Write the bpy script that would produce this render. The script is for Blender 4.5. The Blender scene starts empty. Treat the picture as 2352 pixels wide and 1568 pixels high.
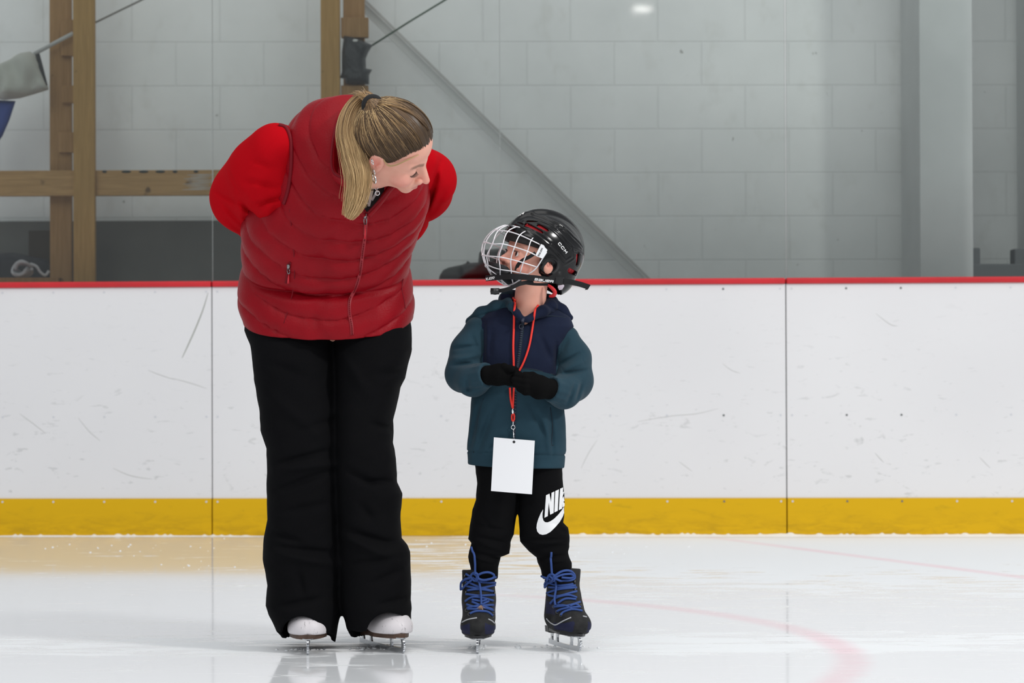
import bpy, bmesh, math, random
import numpy as np
from mathutils import Vector, Matrix
from mathutils.bvhtree import BVHTree
from mathutils.geometry import delaunay_2d_cdt
random.seed(7); RNG = np.random.default_rng(11)
S = bpy.context.scene
COL = S.collection

# ------------------------------------------------------------------ camera
FPX = 5553.0                 # focal length in pixels of a 2352 wide frame (85 mm)
CAM_H = 0.732
YF = 6.17                    # distance of the two skaters
SC = YF / FPX                # one pixel at the skaters' distance, in metres
HOR = 831.0
cam_d = bpy.data.cameras.new('camera'); cam = bpy.data.objects.new('camera', cam_d); COL.objects.link(cam)
S.camera = cam
cam_d.sensor_width = 36.0; cam_d.lens = 36.0 * FPX / 2352.0
cam_d.clip_end = 200
cam.location = (0, 0, CAM_H)
PITCH = math.atan((HOR - 784) / FPX)
ROLL = math.radians(0.22)
cam.rotation_euler = (math.pi / 2 + PITCH, 0, 0)
cam.rotation_euler = (Matrix.Rotation(math.pi / 2 + PITCH, 3, 'X') @ Matrix.Rotation(-ROLL, 3, 'Z')).to_euler()
cam_d.dof.use_dof = True; cam_d.dof.focus_distance = 6.0; cam_d.dof.aperture_fstop = 7.0

# ------------------------------------------------------------------ light and exposure
vs = S.view_settings
vs.view_transform = 'Standard'; vs.look = 'None'; vs.gamma = 1.0; vs.use_curve_mapping = False
vs.exposure = 0.0
W_ = bpy.data.worlds.new('rink_air'); S.world = W_; W_.use_nodes = True
bg = W_.node_tree.nodes['Background']; bg.inputs[0].default_value = (0.90, 0.95, 1.0, 1); bg.inputs[1].default_value = 0.50

def area(name, loc, target, sx, sy, power, col=(1, 1, 1)):
    l = bpy.data.lights.new(name, 'AREA'); l.shape = 'RECTANGLE'; l.size = sx; l.size_y = sy
    l.energy = power; l.color = col
    o = bpy.data.objects.new(name, l); COL.objects.link(o); o.location = loc
    o.rotation_euler = (Vector(target) - Vector(loc)).to_track_quat('-Z', 'Y').to_euler()
    return o
area('rink_lamp_bank', (0.5, 4.0, 8.5), (0.0, 6.5, 0.5), 9, 7, 300, (1, 0.985, 0.96))
area('rink_lamp_side', (7.5, 1.5, 6.5), (0.0, 8.5, 1.0), 1.1, 1.1, 440, (1, 0.99, 0.97))
area('rink_lamp_front', (-2.5, -5.0, 7.0), (0.0, 7.0, 0.8), 5, 3, 240, (1, 0.99, 0.97))

# ------------------------------------------------------------------ objects
def wpos(o):
    v = Vector((0, 0, 0))
    while o is not None:
        v = v + Vector(o.location); o = o.parent
    return v
def tag(o, label=None, cat=None, group=None, kind=None):
    if label: o['label'] = label
    if cat: o['category'] = cat
    if group: o['group'] = group
    if kind: o['kind'] = kind
    return o
def empty(name, loc, label, cat, group=None):
    o = bpy.data.objects.new(name, None); COL.objects.link(o); o.location = loc; o.empty_display_size = 0.1
    return tag(o, label, cat, group)
def mk(name, V, F, mat, parent=None, smooth=True, attrs=None, loc=None):
    """link one mesh object; V in world metres"""
    V = np.asarray(V, dtype=float).reshape(-1, 3)
    base = np.zeros(3)
    if parent is not None: base = np.array(wpos(parent))
    if loc is None:
        loc = (0, 0, 0)
        if parent is None:
            mn, mx = V.min(0), V.max(0)
            loc = ((mn[0] + mx[0]) / 2, (mn[1] + mx[1]) / 2, mn[2])
    V = V - base - np.array(loc)
    me = bpy.data.meshes.new(name)
    me.from_pydata(V.tolist(), [], [tuple(int(i) for i in f) for f in F])
    me.update()
    if attrs:
        for k, a in attrs.items():
            at = me.attributes.new(k, 'FLOAT', 'POINT'); at.data.foreach_set('value', np.asarray(a, dtype=np.float32))
    for m in (mat if isinstance(mat, (list, tuple)) else [mat]): me.materials.append(m)
    if smooth: me.polygons.foreach_set('use_smooth', [True] * len(me.polygons))
    o = bpy.data.objects.new(name, me); COL.objects.link(o); o.location = loc
    if parent is not None: o.parent = parent
    return o
class MB:
    """collects shapes (world metres) for one mesh"""
    def __init__(s): s.V = []; s.F = []; s.n = 0; s.A = []
    def add(s, V, F, a=0.0):
        V = np.asarray(V, dtype=float).reshape(-1, 3)
        s.V.append(V); s.F += [tuple(int(i) + s.n for i in f) for f in F]; s.n += len(V)
        s.A.append(np.broadcast_to(np.asarray(a, dtype=float), (len(V),)))
        return s
    def box(s, lo, hi, M=None, c=None):
        x0, y0, z0 = lo; x1, y1, z1 = hi
        V = np.array([(x0,y0,z0),(x1,y0,z0),(x1,y1,z0),(x0,y1,z0),(x0,y0,z1),(x1,y0,z1),(x1,y1,z1),(x0,y1,z1)], float)
        if M is not None: V = V @ np.array(M).T
        if c is not None: V = V + np.array(c)
        return s.add(V, [(3,2,1,0),(4,5,6,7),(0,1,5,4),(1,2,6,5),(2,3,7,6),(3,0,4,7)])
    def tube(s, P, r, n=8, cap=True, flat=1.0, a=0.0, nrm=None):
        P = np.asarray(P, float); m = len(P); r = np.broadcast_to(np.asarray(r, float), (m,))
        T = np.gradient(P, axis=0); T /= np.linalg.norm(T, axis=1)[:, None] + 1e-12
        up = np.array([0, 0, 1.0]) if abs(T[0][2]) < .9 else np.array([1.0, 0, 0])
        if nrm is not None: up = np.array(nrm, float)
        V = []; N = up
        for i in range(m):
            N = N - T[i] * N.dot(T[i]); N = N / (np.linalg.norm(N) + 1e-12)
            B = np.cross(T[i], N)
            for k in range(n):
                t = 2 * math.pi * k / n
                V.append(P[i] + r[i] * (math.cos(t) * N * flat + math.sin(t) * B))
        F = [(i*n+k, i*n+(k+1)%n, (i+1)*n+(k+1)%n, (i+1)*n+k) for i in range(m-1) for k in range(n)]
        if cap: F += [tuple(range(n))[::-1], tuple(range((m-1)*n, m*n))]
        return s.add(V, F, a if np.ndim(a) == 0 else np.repeat(a, n))
    def ball(s, c, r, n=10):
        r = np.broadcast_to(np.asarray(r, float), (3,)); V = []; F = []
        for i in range(n+1):
            ph = math.pi * i / n
            for k in range(2*n):
                t = math.pi * k / n
                V.append((c[0]+r[0]*math.sin(ph)*math.cos(t), c[1]+r[1]*math.sin(ph)*math.sin(t), c[2]+r[2]*math.cos(ph)))
        for i in range(n):
            for k in range(2*n):
                F.append((i*2*n+k, (i+1)*2*n+k, (i+1)*2*n+(k+1)%(2*n), i*2*n+(k+1)%(2*n)))
        return s.add(V, F)
    def prism(s, poly, y0, y1, M=None, c=None):
        """poly: (x,z) outline, thickness along y"""
        n = len(poly)
        V = [(p[0], y0, p[1]) for p in poly] + [(p[0], y1, p[1]) for p in poly]
        V = np.array(V, float)
        if M is not None: V = V @ np.array(M).T
        if c is not None: V = V + np.array(c)
        F = [tuple(range(n)), tuple(range(n, 2*n))[::-1]] + [(i, i+n, (i+1)%n+n, (i+1)%n) for i in range(n)]
        return s.add(V, F)
    def build(s, name, mat, parent=None, smooth=True, attr=None, loc=None):
        return mk(name, np.concatenate(s.V), s.F, mat, parent, smooth, {attr: np.concatenate(s.A)} if attr else None, loc)
def bevel(o, w, seg=2):
    m = o.modifiers.new('bevel', 'BEVEL'); m.width = w; m.segments = seg; m.limit_method = 'ANGLE'; return o
def spline(P, k=6, closed=False):
    P = np.asarray(P, float); n = len(P); out = []
    def g(i): return P[i % n] if closed else (P[max(0, min(n-1, i))])
    for i in range(n if closed else n-1):
        a, b, c, d = g(i-1), g(i), g(i+1), g(i+2)
        for j in range(k):
            t = j / k
            out.append(0.5*((2*b)+(-a+c)*t+(2*a-5*b+4*c-d)*t*t+(-a+3*b-3*c+d)*t**3))
    if not closed: out.append(P[-1])
    return np.array(out)

# ------------------------------------------------------------------ skaters' frame: x to the right, d away, z up, one unit = 1.11 mm
def P(x, y, d=0.0): return np.array([x, d, 1490.0 - y], float)
def PF(x, y, d=0.0):
    k = (YF + d*SC) / YF
    return P(1176 + (x-1176)*k, HOR + (y-HOR)*k, d)
def W(p):
    p = np.asarray(p, float); q = np.empty_like(p)
    q[..., 0] = (p[..., 0]-1176)*SC; q[..., 1] = YF + p[..., 1]*SC; q[..., 2] = p[..., 2]*SC
    return q
def ray(x, y):
    d = Vector(((x-1176), -(y-784), -FPX)).normalized()
    M = cam.rotation_euler.to_matrix()
    return Vector(cam.location), M @ d
def atY(x, y, Y):
    o, d = ray(x, y); t = (Y - o.y) / d.y; return o + d*t

# ------------------------------------------------------------------ distance fields and their meshing
def dot3(a, b): return (a*b).sum(-1)
def ell(p, c, r):
    q = (p-np.asarray(c, float))/np.asarray(r, float); k0 = np.sqrt(dot3(q, q)) + 1e-9
    q2 = q/np.asarray(r, float); k1 = np.sqrt(dot3(q2, q2)) + 1e-9
    return k0*(k0-1)/k1
def cone(p, a, b, ra, rb):
    a = np.asarray(a, float); b = np.asarray(b, float); ab = b-a
    t = np.clip(dot3(p-a, ab)/ab.dot(ab), 0, 1); q = p-a-t[..., None]*ab
    return np.sqrt(dot3(q, q)) - (ra+(rb-ra)*t)
def sph(p, c, r): q = p-np.asarray(c, float); return np.sqrt(dot3(q, q))-r
def smin(a, b, k): h = np.maximum(k-np.abs(a-b), 0)/k; return np.minimum(a, b)-h*h*k*.25
def smax(a, b, k): return -smin(-a, -b, k)
def chain(p, pts, rs, k=8):
    d = None
    for i in range(len(pts)-1):
        e = cone(p, pts[i], pts[i+1], rs[i], rs[i+1]); d = e if d is None else smin(d, e, k)
    return d
def seg_d(p, a, b):
    a = np.asarray(a, float); b = np.asarray(b, float); ab = b-a
    t = np.clip(dot3(p-a, ab)/ab.dot(ab), 0, 1); q = p-a-t[..., None]*ab
    return np.sqrt(dot3(q, q))
_nz = {}
def noise(p, scale, seed=0, n=10, aniso=(1, 1, 1)):
    if (seed, n) not in _nz:
        r = np.random.default_rng(seed+100); K = r.normal(size=(n, 3)); K /= np.linalg.norm(K, axis=1)[:, None]
        _nz[(seed, n)] = (K*r.uniform(.6, 1.6, (n, 1)), r.uniform(0, 6.28, n))
    K, ph = _nz[(seed, n)]
    q = (p*np.asarray(aniso, float))/scale
    o = 0
    for i in range(n): o = o + np.sin(q[..., 0]*K[i, 0]+q[..., 1]*K[i, 1]+q[..., 2]*K[i, 2]+ph[i]+1.3*np.sin(q[..., 2]*K[i, 1]*.7+q[..., 0]*K[i, 2]*.7+i))
    return o/math.sqrt(n)*.8
def folds(p, scale, seed, aniso=(1, 1, 1), sharp=1.0):
    v = np.abs(noise(p, scale, seed, 7, aniso)); return 1-np.minimum(1, v*sharp)
def nets(f, lo, hi, h, iters=3):
    lo = np.asarray(lo, float); hi = np.asarray(hi, float)
    n = np.maximum(4, np.ceil((hi-lo)/h).astype(int)+1)
    ax = [lo[i]+h*np.arange(n[i]) for i in range(3)]
    V = np.empty(n, np.float32)
    step = max(1, int(600000/(n[1]*n[2])))
    for i in range(0, n[0], step):
        g = np.stack(np.meshgrid(ax[0][i:i+step], ax[1], ax[2], indexing='ij'), -1)
        V[i:i+step] = f(g.reshape(-1, 3)).reshape(g.shape[:3])
    ins = V < 0
    cs = n-1
    def sl(a, o): return a[o[0]:o[0]+cs[0], o[1]:o[1]+cs[1], o[2]:o[2]+cs[2]]
    corners = [(i, j, k) for i in (0, 1) for j in (0, 1) for k in (0, 1)]
    cnt = sum(sl(ins, c).astype(np.int8) for c in corners)
    act = (cnt > 0) & (cnt < 8)
    I = np.argwhere(act); idx = -np.ones(cs, np.int64); idx[tuple(I.T)] = np.arange(len(I))
    acc = np.zeros((len(I), 3)); num = np.zeros(len(I))
    for a in range(3):
        b, c = [q for q in range(3) if q != a]
        for u in (0, 1):
            for v in (0, 1):
                o = [0, 0, 0]; o[b] = u; o[c] = v; o2 = list(o); o2[a] = 1
                v0 = V[tuple((I+o).T)]; v1 = V[tuple((I+o2).T)]
                m = (v0 < 0) != (v1 < 0); t = np.where(m, v0/(v0-v1+1e-12), 0)
                q = np.tile(np.array(o, float), (len(I), 1)); q[:, a] = t
                acc += q*m[:, None]; num += m
    X = lo+h*(I+acc/num[:, None])
    F = []
    for a in range(3):
        b, c = (a+1) % 3, (a+2) % 3
        s0 = [slice(None)]*3; s1 = [slice(None)]*3
        s0[a] = slice(0, n[a]-1); s1[a] = slice(1, n[a])
        x = ins[tuple(s0)] != ins[tuple(s1)]
        E = np.argwhere(x)
        E = E[(E[:, b] > 0) & (E[:, c] > 0) & (E[:, b] < n[b]-1) & (E[:, c] < n[c]-1)]
        def cell(db, dc):
            q = E.copy(); q[:, b] += db; q[:, c] += dc; return idx[tuple(q.T)]
        Q = np.stack([cell(-1, -1), cell(0, -1), cell(0, 0), cell(-1, 0)], 1)
        st = ins[tuple(E.T)]
        Q[~st] = Q[~st][:, ::-1]
        F.append(Q)
    F = np.concatenate(F)
    F = F[(F >= 0).all(1)]
    e = h*.15
    for _ in range(iters):
        d = f(X); G = np.stack([(f(X+np.eye(3)[i]*e)-f(X-np.eye(3)[i]*e))/(2*e) for i in range(3)], 1)
        g2 = np.maximum((G*G).sum(1), .09)
        st = -(d/g2)[:, None]*G; L = np.linalg.norm(st, axis=1)
        st *= np.minimum(1, h*.6/np.maximum(L, 1e-9))[:, None]; X = X+st
    return X, F
def sdf_obj(name, f, lo, hi, h, mat, parent, attrs=None, iters=3):
    X, F = nets(f, lo, hi, h, iters)
    A = {k: g(X) for k, g in attrs.items()} if attrs else None
    return mk(name, W(X), F, mat, parent, True, A)

# table interpolation: rows (y, x_left, x_right, d_centre, half_depth)
def table(T):
    T = np.array(T, float); T[:, 0] = 1490-T[:, 0]; T = T[np.argsort(T[:, 0])]
    return T
def tube_sdf(p, T, pw=2.0):
    z = p[..., 2]; xl = np.interp(z, T[:, 0], T[:, 1]); xr = np.interp(z, T[:, 0], T[:, 2])
    dc = np.interp(z, T[:, 0], T[:, 3]); b = np.interp(z, T[:, 0], T[:, 4])
    a = (xr-xl)/2; c = (xr+xl)/2
    e = (np.abs((p[..., 0]-c)/a)**pw+np.abs((p[..., 1]-dc)/b)**pw+1e-9)**(1/pw)
    return (e-1)*np.minimum(a, b)

# ------------------------------------------------------------------ draping things on a surface along the line of sight
def bvh_of(*objs):
    V = []; F = []; n = 0
    for o in objs:
        w = wpos(o); me = o.data
        V += [Vector(v.co)+w for v in me.vertices]; F += [[i+n for i in p.vertices] for p in me.polygons]; n = len(V)
    return BVHTree.FromPolygons(V, F)
def hit(b, x, y, off=1.0, fallback=None):
    o, d = ray(x, y); h, nr, i, t = b.ray_cast(o, d)
    if h is None:
        if fallback is None: return None
        return np.array(atY(x, y, fallback))
    if nr.dot(d) > 0: nr = -nr
    return np.array(h + nr*off*SC*.6 - d*off*SC*.4)
def drape(b, pts, k=4, off=1.0, closed=False):
    q = spline([(x, y, 0) for x, y in pts], k, closed); out = []
    for x, y, _ in q:
        h = hit(b, x, y, off)
        if h is None:
            if out: h = out[-1] + np.array([0, 0, 0.0005])
            else: continue
        out.append(h)
    out = np.array(out)
    for _ in range(2): out[1:-1] = (out[:-2]+2*out[1:-1]+out[2:])/4
    return out
def decal(mb, b, poly, step=2.0, off=0.6, a=0.0):
    poly = [tuple(p) for p in poly]; x0 = min(p[0] for p in poly); x1 = max(p[0] for p in poly)
    y0 = min(p[1] for p in poly); y1 = max(p[1] for p in poly)
    bd = []; n = len(poly)
    for i in range(n):
        p, q = poly[i], poly[(i+1) % n]; m = max(1, int(math.hypot(q[0]-p[0], q[1]-p[1])/step))
        bd += [(p[0]+(q[0]-p[0])*j/m, p[1]+(q[1]-p[1])*j/m) for j in range(m)]
    nb = len(bd); pts = [Vector(p) for p in bd]
    def inside(x, y):
        c = False; j = n-1
        for i in range(n):
            xi, yi = poly[i]; xj, yj = poly[j]
            if (yi > y) != (yj > y) and x < (xj-xi)*(y-yi)/(yj-yi)+xi: c = not c
            j = i
        return c
    x = x0+step/2
    while x < x1:
        y = y0+step/2
        while y < y1:
            if inside(x, y) and min((x-q[0])**2+(y-q[1])**2 for q in bd) > (step*.4)**2: pts.append(Vector((x, y)))
            y += step
        x += step
    r = delaunay_2d_cdt(pts, [], [list(range(nb))], 1, 1e-5)
    V = []; ok = []
    for v in r[0]:
        h = hit(b, v.x, v.y, off); ok.append(h is not None); V.append(h if h is not None else (0, 0, 0))
    F = [f for f in r[2] if all(ok[i] for i in f)]
    F2 = []
    for f in F:
        q = [np.array(V[i]) for i in f]
        if max(np.linalg.norm(q[i]-q[i-1]) for i in range(len(q))) < step*SC*6: F2.append(f[::-1])
    if F2: mb.add(V, F2, a)
GL = {'C': [[(1, .8), (.85, 1), (.15, 1), (0, .85), (0, .15), (.15, 0), (.85, 0), (1, .2)]],
      'M': [[(0, 0), (0, 1), (.5, .35), (1, 1), (1, 0)]],
      'B': [[(0, 0), (0, 1), (.85, 1), (1, .8), (.85, .52), (0, .52)], [(.85, .52), (1, .3), (.85, 0), (0, 0)]],
      'A': [[(0, .9), (.9, .9), (1, .75), (1, 0), (.1, 0), (0, .15), (0, .35), (.1, .48), (1, .48)]],
      'U': [[(0, 1), (0, .15), (.12, 0), (.88, 0), (1, .15), (1, 1)]],
      'E': [[(.95, 0), (.1, 0), (0, .15), (0, .85), (.1, 1), (.9, 1), (1, .85), (1, .5), (0, .5)]],
      'R': [[(0, 0), (0, 1), (.85, 1), (1, .85), (1, .6), (.85, .48), (0, .48)], [(.5, .48), (1, 0)]]}
def word(mb, b, text, o, ex, ey, wd, gap=.35, off=.7, step=1.6, slant=.25, caps=None):
    """o: px of the lower left corner; ex / ey: px vectors of one glyph's width and height"""
    o = np.array(o, float); ex = np.array(ex, float); ey = np.array(ey, float); ey = ey + ex*slant*np.linalg.norm(ey)/np.linalg.norm(ex)*.6
    for i, ch in enumerate(text):
        b0 = o+ex*(1+gap)*i
        for st in GL[ch]:
            q = [b0+ex*u+ey*v for u, v in st]
            for p0, p1 in zip(q[:-1], q[1:]):
                t = p1-p0; L = np.linalg.norm(t)
                if L < 1e-6: continue
                t = t/L; nn = np.array([-t[1], t[0]])*wd/2; p0e = p0-t*wd*.35; p1e = p1+t*wd*.35
                decal(mb, b, [p0e+nn, p1e+nn, p1e-nn, p0e-nn], step, off)

# ------------------------------------------------------------------ materials
def mat(name, base=(.8, .8, .8), rough=.6, metal=0, spec=.5, sheen=0, sss=0, coat=0, bump=None, bstr=.2, bdist=.002, var=0, vscale=8, noise_aniso=(1, 1, 1)):
    m = bpy.data.materials.new(name); m.use_nodes = True; nt = m.node_tree; b = nt.nodes['Principled BSDF']
    b.inputs['Base Color'].default_value = (*base, 1); b.inputs['Roughness'].default_value = rough
    b.inputs['Metallic'].default_value = metal; b.inputs['Specular IOR Level'].default_value = spec
    b.inputs['Sheen Weight'].default_value = sheen; b.inputs['Coat Weight'].default_value = coat
    if sss:
        b.inputs['Subsurface Weight'].default_value = sss; b.inputs['Subsurface Radius'].default_value = (.012, .005, .003); b.inputs['Subsurface Scale'].default_value = .5
    tc = nt.nodes.new('ShaderNodeTexCoord')
    if bump:
        mp = nt.nodes.new('ShaderNodeMapping'); mp.inputs['Scale'].default_value = noise_aniso; nt.links.new(tc.outputs['Object'], mp.inputs[0])
        n = nt.nodes.new('ShaderNodeTexNoise'); n.inputs['Scale'].default_value = bump; n.inputs['Detail'].default_value = 4
        nt.links.new(mp.outputs[0], n.inputs['Vector'])
        bp = nt.nodes.new('ShaderNodeBump'); bp.inputs['Strength'].default_value = bstr; bp.inputs['Distance'].default_value = bdist
        nt.links.new(n.outputs[0], bp.inputs['Height']); nt.links.new(bp.outputs[0], b.inputs['Normal'])
    if var:
        n2 = nt.nodes.new('ShaderNodeTexNoise'); n2.inputs['Scale'].default_value = vscale; n2.inputs['Detail'].default_value = 5
        nt.links.new(tc.outputs['Object'], n2.inputs['Vector'])
        rp = nt.nodes.new('ShaderNodeMapRange'); rp.inputs['From Min'].default_value = .3; rp.inputs['From Max'].default_value = .7
        rp.inputs['To Min'].default_value = 1-var; rp.inputs['To Max'].default_value = 1+var; nt.links.new(n2.outputs[0], rp.inputs[0])
        mx = nt.nodes.new('ShaderNodeVectorMath'); mx.operation = 'SCALE'; mx.inputs[0].default_value = base; nt.links.new(rp.outputs[0], mx.inputs['Scale'])
        nt.links.new(mx.outputs[0], b.inputs['Base Color'])
    return m
class NT:
    def __init__(s, m): s.m = m; s.t = m.node_tree; s.b = s.t.nodes['Principled BSDF']
    def n(s, typ, **kw):
        x = s.t.nodes.new('ShaderNode'+typ)
        for k, v in kw.items():
            if hasattr(x, k): setattr(x, k, v)
        return x
    def l(s, a, b): s.t.links.new(a, b)
    def _in(s, sock, v):
        if hasattr(v, 'type') and hasattr(v, 'links'): s.l(v, sock)
        else: sock.default_value = v
    def math(s, op, a, b=0.0, c=None, clamp=False):
        x = s.n('Math'); x.operation = op; x.use_clamp = clamp; s._in(x.inputs[0], a); s._in(x.inputs[1], b)
        if c is not None: s._in(x.inputs[2], c)
        return x.outputs[0]
    def obj(s): return s.n('TexCoord').outputs['Object']
    def pos(s): return s.n('NewGeometry').outputs['Position']
    def sep(s, v): x = s.n('SeparateXYZ'); s.l(v, x.inputs[0]); return x.outputs
    def map(s, v, scale=(1, 1, 1), loc=(0, 0, 0), rot=(0, 0, 0)):
        x = s.n('Mapping'); s.l(v, x.inputs[0]); x.inputs['Scale'].default_value = scale; x.inputs['Location'].default_value = loc; x.inputs['Rotation'].default_value = rot; return x.outputs[0]
    def noise(s, v, sc, det=4, rough=.5, dist=0):
        x = s.n('TexNoise'); s.l(v, x.inputs['Vector']); x.inputs['Scale'].default_value = sc; x.inputs['Detail'].default_value = det
        x.inputs['Roughness'].default_value = rough; x.inputs['Distortion'].default_value = dist; return x.outputs[0]
    def rng(s, v, a, b, c=0.0, d=1.0, smooth=False):
        x = s.n('MapRange'); x.interpolation_type = 'SMOOTHSTEP' if smooth else 'LINEAR'; s.l(v, x.inputs[0])
        for i, q in zip((1, 2, 3, 4), (a, b, c, d)): x.inputs[i].default_value = q
        return x.outputs[0]
    def mix(s, f, a, b):
        x = s.n('Mix'); x.data_type = 'RGBA'; s._in(x.inputs[0], f)
        for k, v in ((6, a), (7, b)):
            if isinstance(v, tuple): x.inputs[k].default_value = (*v, 1)
            else: s.l(v, x.inputs[k])
        return x.outputs[2]
    def attr(s, nm): x = s.n('Attribute'); x.attribute_name = nm; return x.outputs['Fac']
    def bump(s, h, st=.3, dist=.005): x = s.n('Bump'); x.inputs['Strength'].default_value = st; x.inputs['Distance'].default_value = dist; s.l(h, x.inputs['Height']); s.l(x.outputs[0], s.b.inputs['Normal'])
    def base(s, c): s.l(c, s.b.inputs['Base Color'])
# ================================================================== the rink
YB = 10.19; BYAW = math.radians(-3.0)     # line of the boards
def yb(x): return YB + math.tan(BYAW)*x
def onb(x, y, off=0.0):
    """point on the plane of the boards (off = towards the camera)"""
    o, d = ray(x, y); n = Vector((-math.sin(BYAW), math.cos(BYAW), 0)); p0 = Vector((0, YB-off, 0))
    t = (p0-o).dot(n)/d.dot(n); return o+d*t
XT, YT = math.cos(BYAW), math.sin(BYAW)
def bframe(s0, s1, z0, z1, t0, t1):
    """box along the boards: s along, t depth (negative = ice side)"""
    m = MB(); M = np.array([[XT, -YT, 0], [YT, XT, 0], [0, 0, 1]])
    return m.box((s0, t0, z0), (s1, t1, z1), M, (0, YB, 0))
def sof(x, y=900):
    p = onb(x, y); return (p.x*XT+(p.y-YB)*YT)

# ice ----------------------------------------------------------------
m_ice = mat('ice', (.86, .89, .92), .2, spec=.5); q = NT(m_ice); q.b.inputs['IOR'].default_value = 1.31
ps = q.pos(); X, Y, Z = q.sep(ps)
sc1 = q.noise(q.map(ps, (2.2, 9, 1)), 1.6, 6, .62, .6)
sc2 = q.noise(q.map(ps, (3.0, 26, 1), rot=(0, 0, .12)), 2.2, 5, .6, .3)
fine = q.noise(ps, 60, 4)
right = q.rng(X, -.9, 1.0, 0, 1, True)                       # snowier on the right hand side
far = q.rng(Y, 6.6, 9.6, 0, 1, True)
trod = q.math('MULTIPLY', q.rng(Y, 5.98, 6.12, 0, 1, True), q.rng(Y, 6.7, 6.3, 0, 1, True))
farclear = q.rng(Y, 9.3, 8.0, 0, 1, True)
fr = q.math('ADD', sc1, q.math('MULTIPLY', q.math('MULTIPLY', right, far), .42))
fr = q.math('ADD', fr, q.math('MULTIPLY', trod, .20))
frost = q.rng(q.math('ADD', fr, q.rng(X, -.5, -2.5, 0, -.06)), .56, .74, 0, 1, True)
scr = q.rng(sc2, .69, .72, 0, .6, True)
frost = q.math('MAXIMUM', frost, scr)
q.l(q.rng(frost, 0, 1, .07, .50), q.b.inputs['Roughness'])
q.l(q.rng(frost, 0, 1, .5, .15), q.b.inputs['Specular IOR Level'])
dx = q.math('ADD', X, .85); dy = q.math('SUBTRACT', Y, 6.12)
rad = q.math('SQRT', q.math('ADD', q.math('MULTIPLY', dx, dx), q.math('MULTIPLY', dy, dy)))
rr = q.math('ABSOLUTE', q.math('SUBTRACT', q.math('ADD', rad, q.math('MULTIPLY', sc1, .03)), 1.705))
c1 = q.rng(rr, .008, .07, .42, 0, True)
c1 = q.math('MULTIPLY', c1, q.rng(X, -.35, .35, .0, 1, True))
ln = q.math('ABSOLUTE', q.math('ADD', q.math('ADD', q.math('MULTIPLY', X, .905), q.math('MULTIPLY', Y, .426)), -5.03))
c2 = q.rng(ln, .006, .06, .32, 0, True)
c2 = q.math('MULTIPLY', c2, q.rng(X, .5, 1.2, 0, 1, True))
paint = q.math('MAXIMUM', c1, c2)
paint = q.math('MULTIPLY', paint, q.rng(sc1, .35, .6, 1.0, .7))
basec = q.mix(frost, (.82, .84, .86), (.86, .88, .895))
basec = q.mix(paint, basec, (.86, .33, .42))
q.base(basec)
hh = q.math('ADD', q.math('MULTIPLY', frost, .6), q.math('MULTIPLY', fine, .25))
q.bump(hh, .12, .0012)
m = MB().box((-14, -34, -.05), (14, 11.9, 0)); o = m.build('floor', m_ice, smooth=False); tag(o, kind='structure')

# block wall ----------------------------------------------------------
YW = 11.22; WYAW = math.radians(1.2)
m_wall = mat('painted_block', (.5, .5, .5), .75, spec=.3); q = NT(m_wall)
ob = q.obj(); sx, sy, sz = q.sep(ob); cb = q.n('CombineXYZ'); q.l(sx, cb.inputs[0]); q.l(sz, cb.inputs[1])
br = q.n('TexBrick'); q.l(q.map(cb.outputs[0], loc=(.13, .018, 0)), br.inputs[0]); br.offset = .5; br.inputs['Scale'].default_value = 1
br.inputs['Brick Width'].default_value = .4064; br.inputs['Row Height'].default_value = .2032; br.inputs['Mortar Size'].default_value = .006; br.inputs['Mortar Smooth'].default_value = .6
jm = br.outputs['Fac']
n1 = q.noise(ob, 1.3, 5, .6); n2 = q.noise(q.map(ob, (1, 1, .6)), 9, 6, .65); n3 = q.noise(ob, 22, 3)
c = q.mix(q.rng(n1, .35, .65), (.765, .775, .775), (.86, .865, .865))
c = q.mix(q.rng(n2, .55, .78, 0, .35), c, (.56, .55, .50))
c = q.mix(q.rng(n3, .74, .78, 0, .6), c, (.16, .15, .13))
c = q.mix(q.math('MULTIPLY', jm, .16), c, (.40, .40, .395))
q.base(c)
h_ = q.math('ADD', q.math('MULTIPLY', jm, -1.0), q.math('MULTIPLY', q.noise(ob, 70, 4), .12)); q.bump(h_, .3, .005)
M = np.array(Matrix.Rotation(WYAW, 3, 'Z'))
m = MB().box((-8, 0, 0), (8, .2, 5.5), M, (0, YW, 0)); wb = m.build('wall_back', m_wall, smooth=False, loc=(0, YW, 0)); tag(wb, kind='structure')

# column against the wall on the right ---------------------------------
m_col = mat('painted_column', (.56, .575, .575), .6, var=.06, vscale=3, bump=30, bstr=.1)
def wallY(x): return YW + math.tan(WYAW)*x
cY = 10.66
p0 = atY(2112, 300, cY); p1 = atY(2234, 300, cY)
m = MB().box((p0.x, cY, 0), (p1.x, cY+.50, 5.4)); o = m.build('trim_1', m_col, smooth=False); bevel(o, .004); tag(o, kind='structure')
m = MB().box((p1.x+.30, cY, 0), (p1.x+.75, cY+.50, 5.4)); o = m.build('added_shade_column', m_col, smooth=False); tag(o, kind='structure')  # added column out of view, only there to shade the wall

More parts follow.
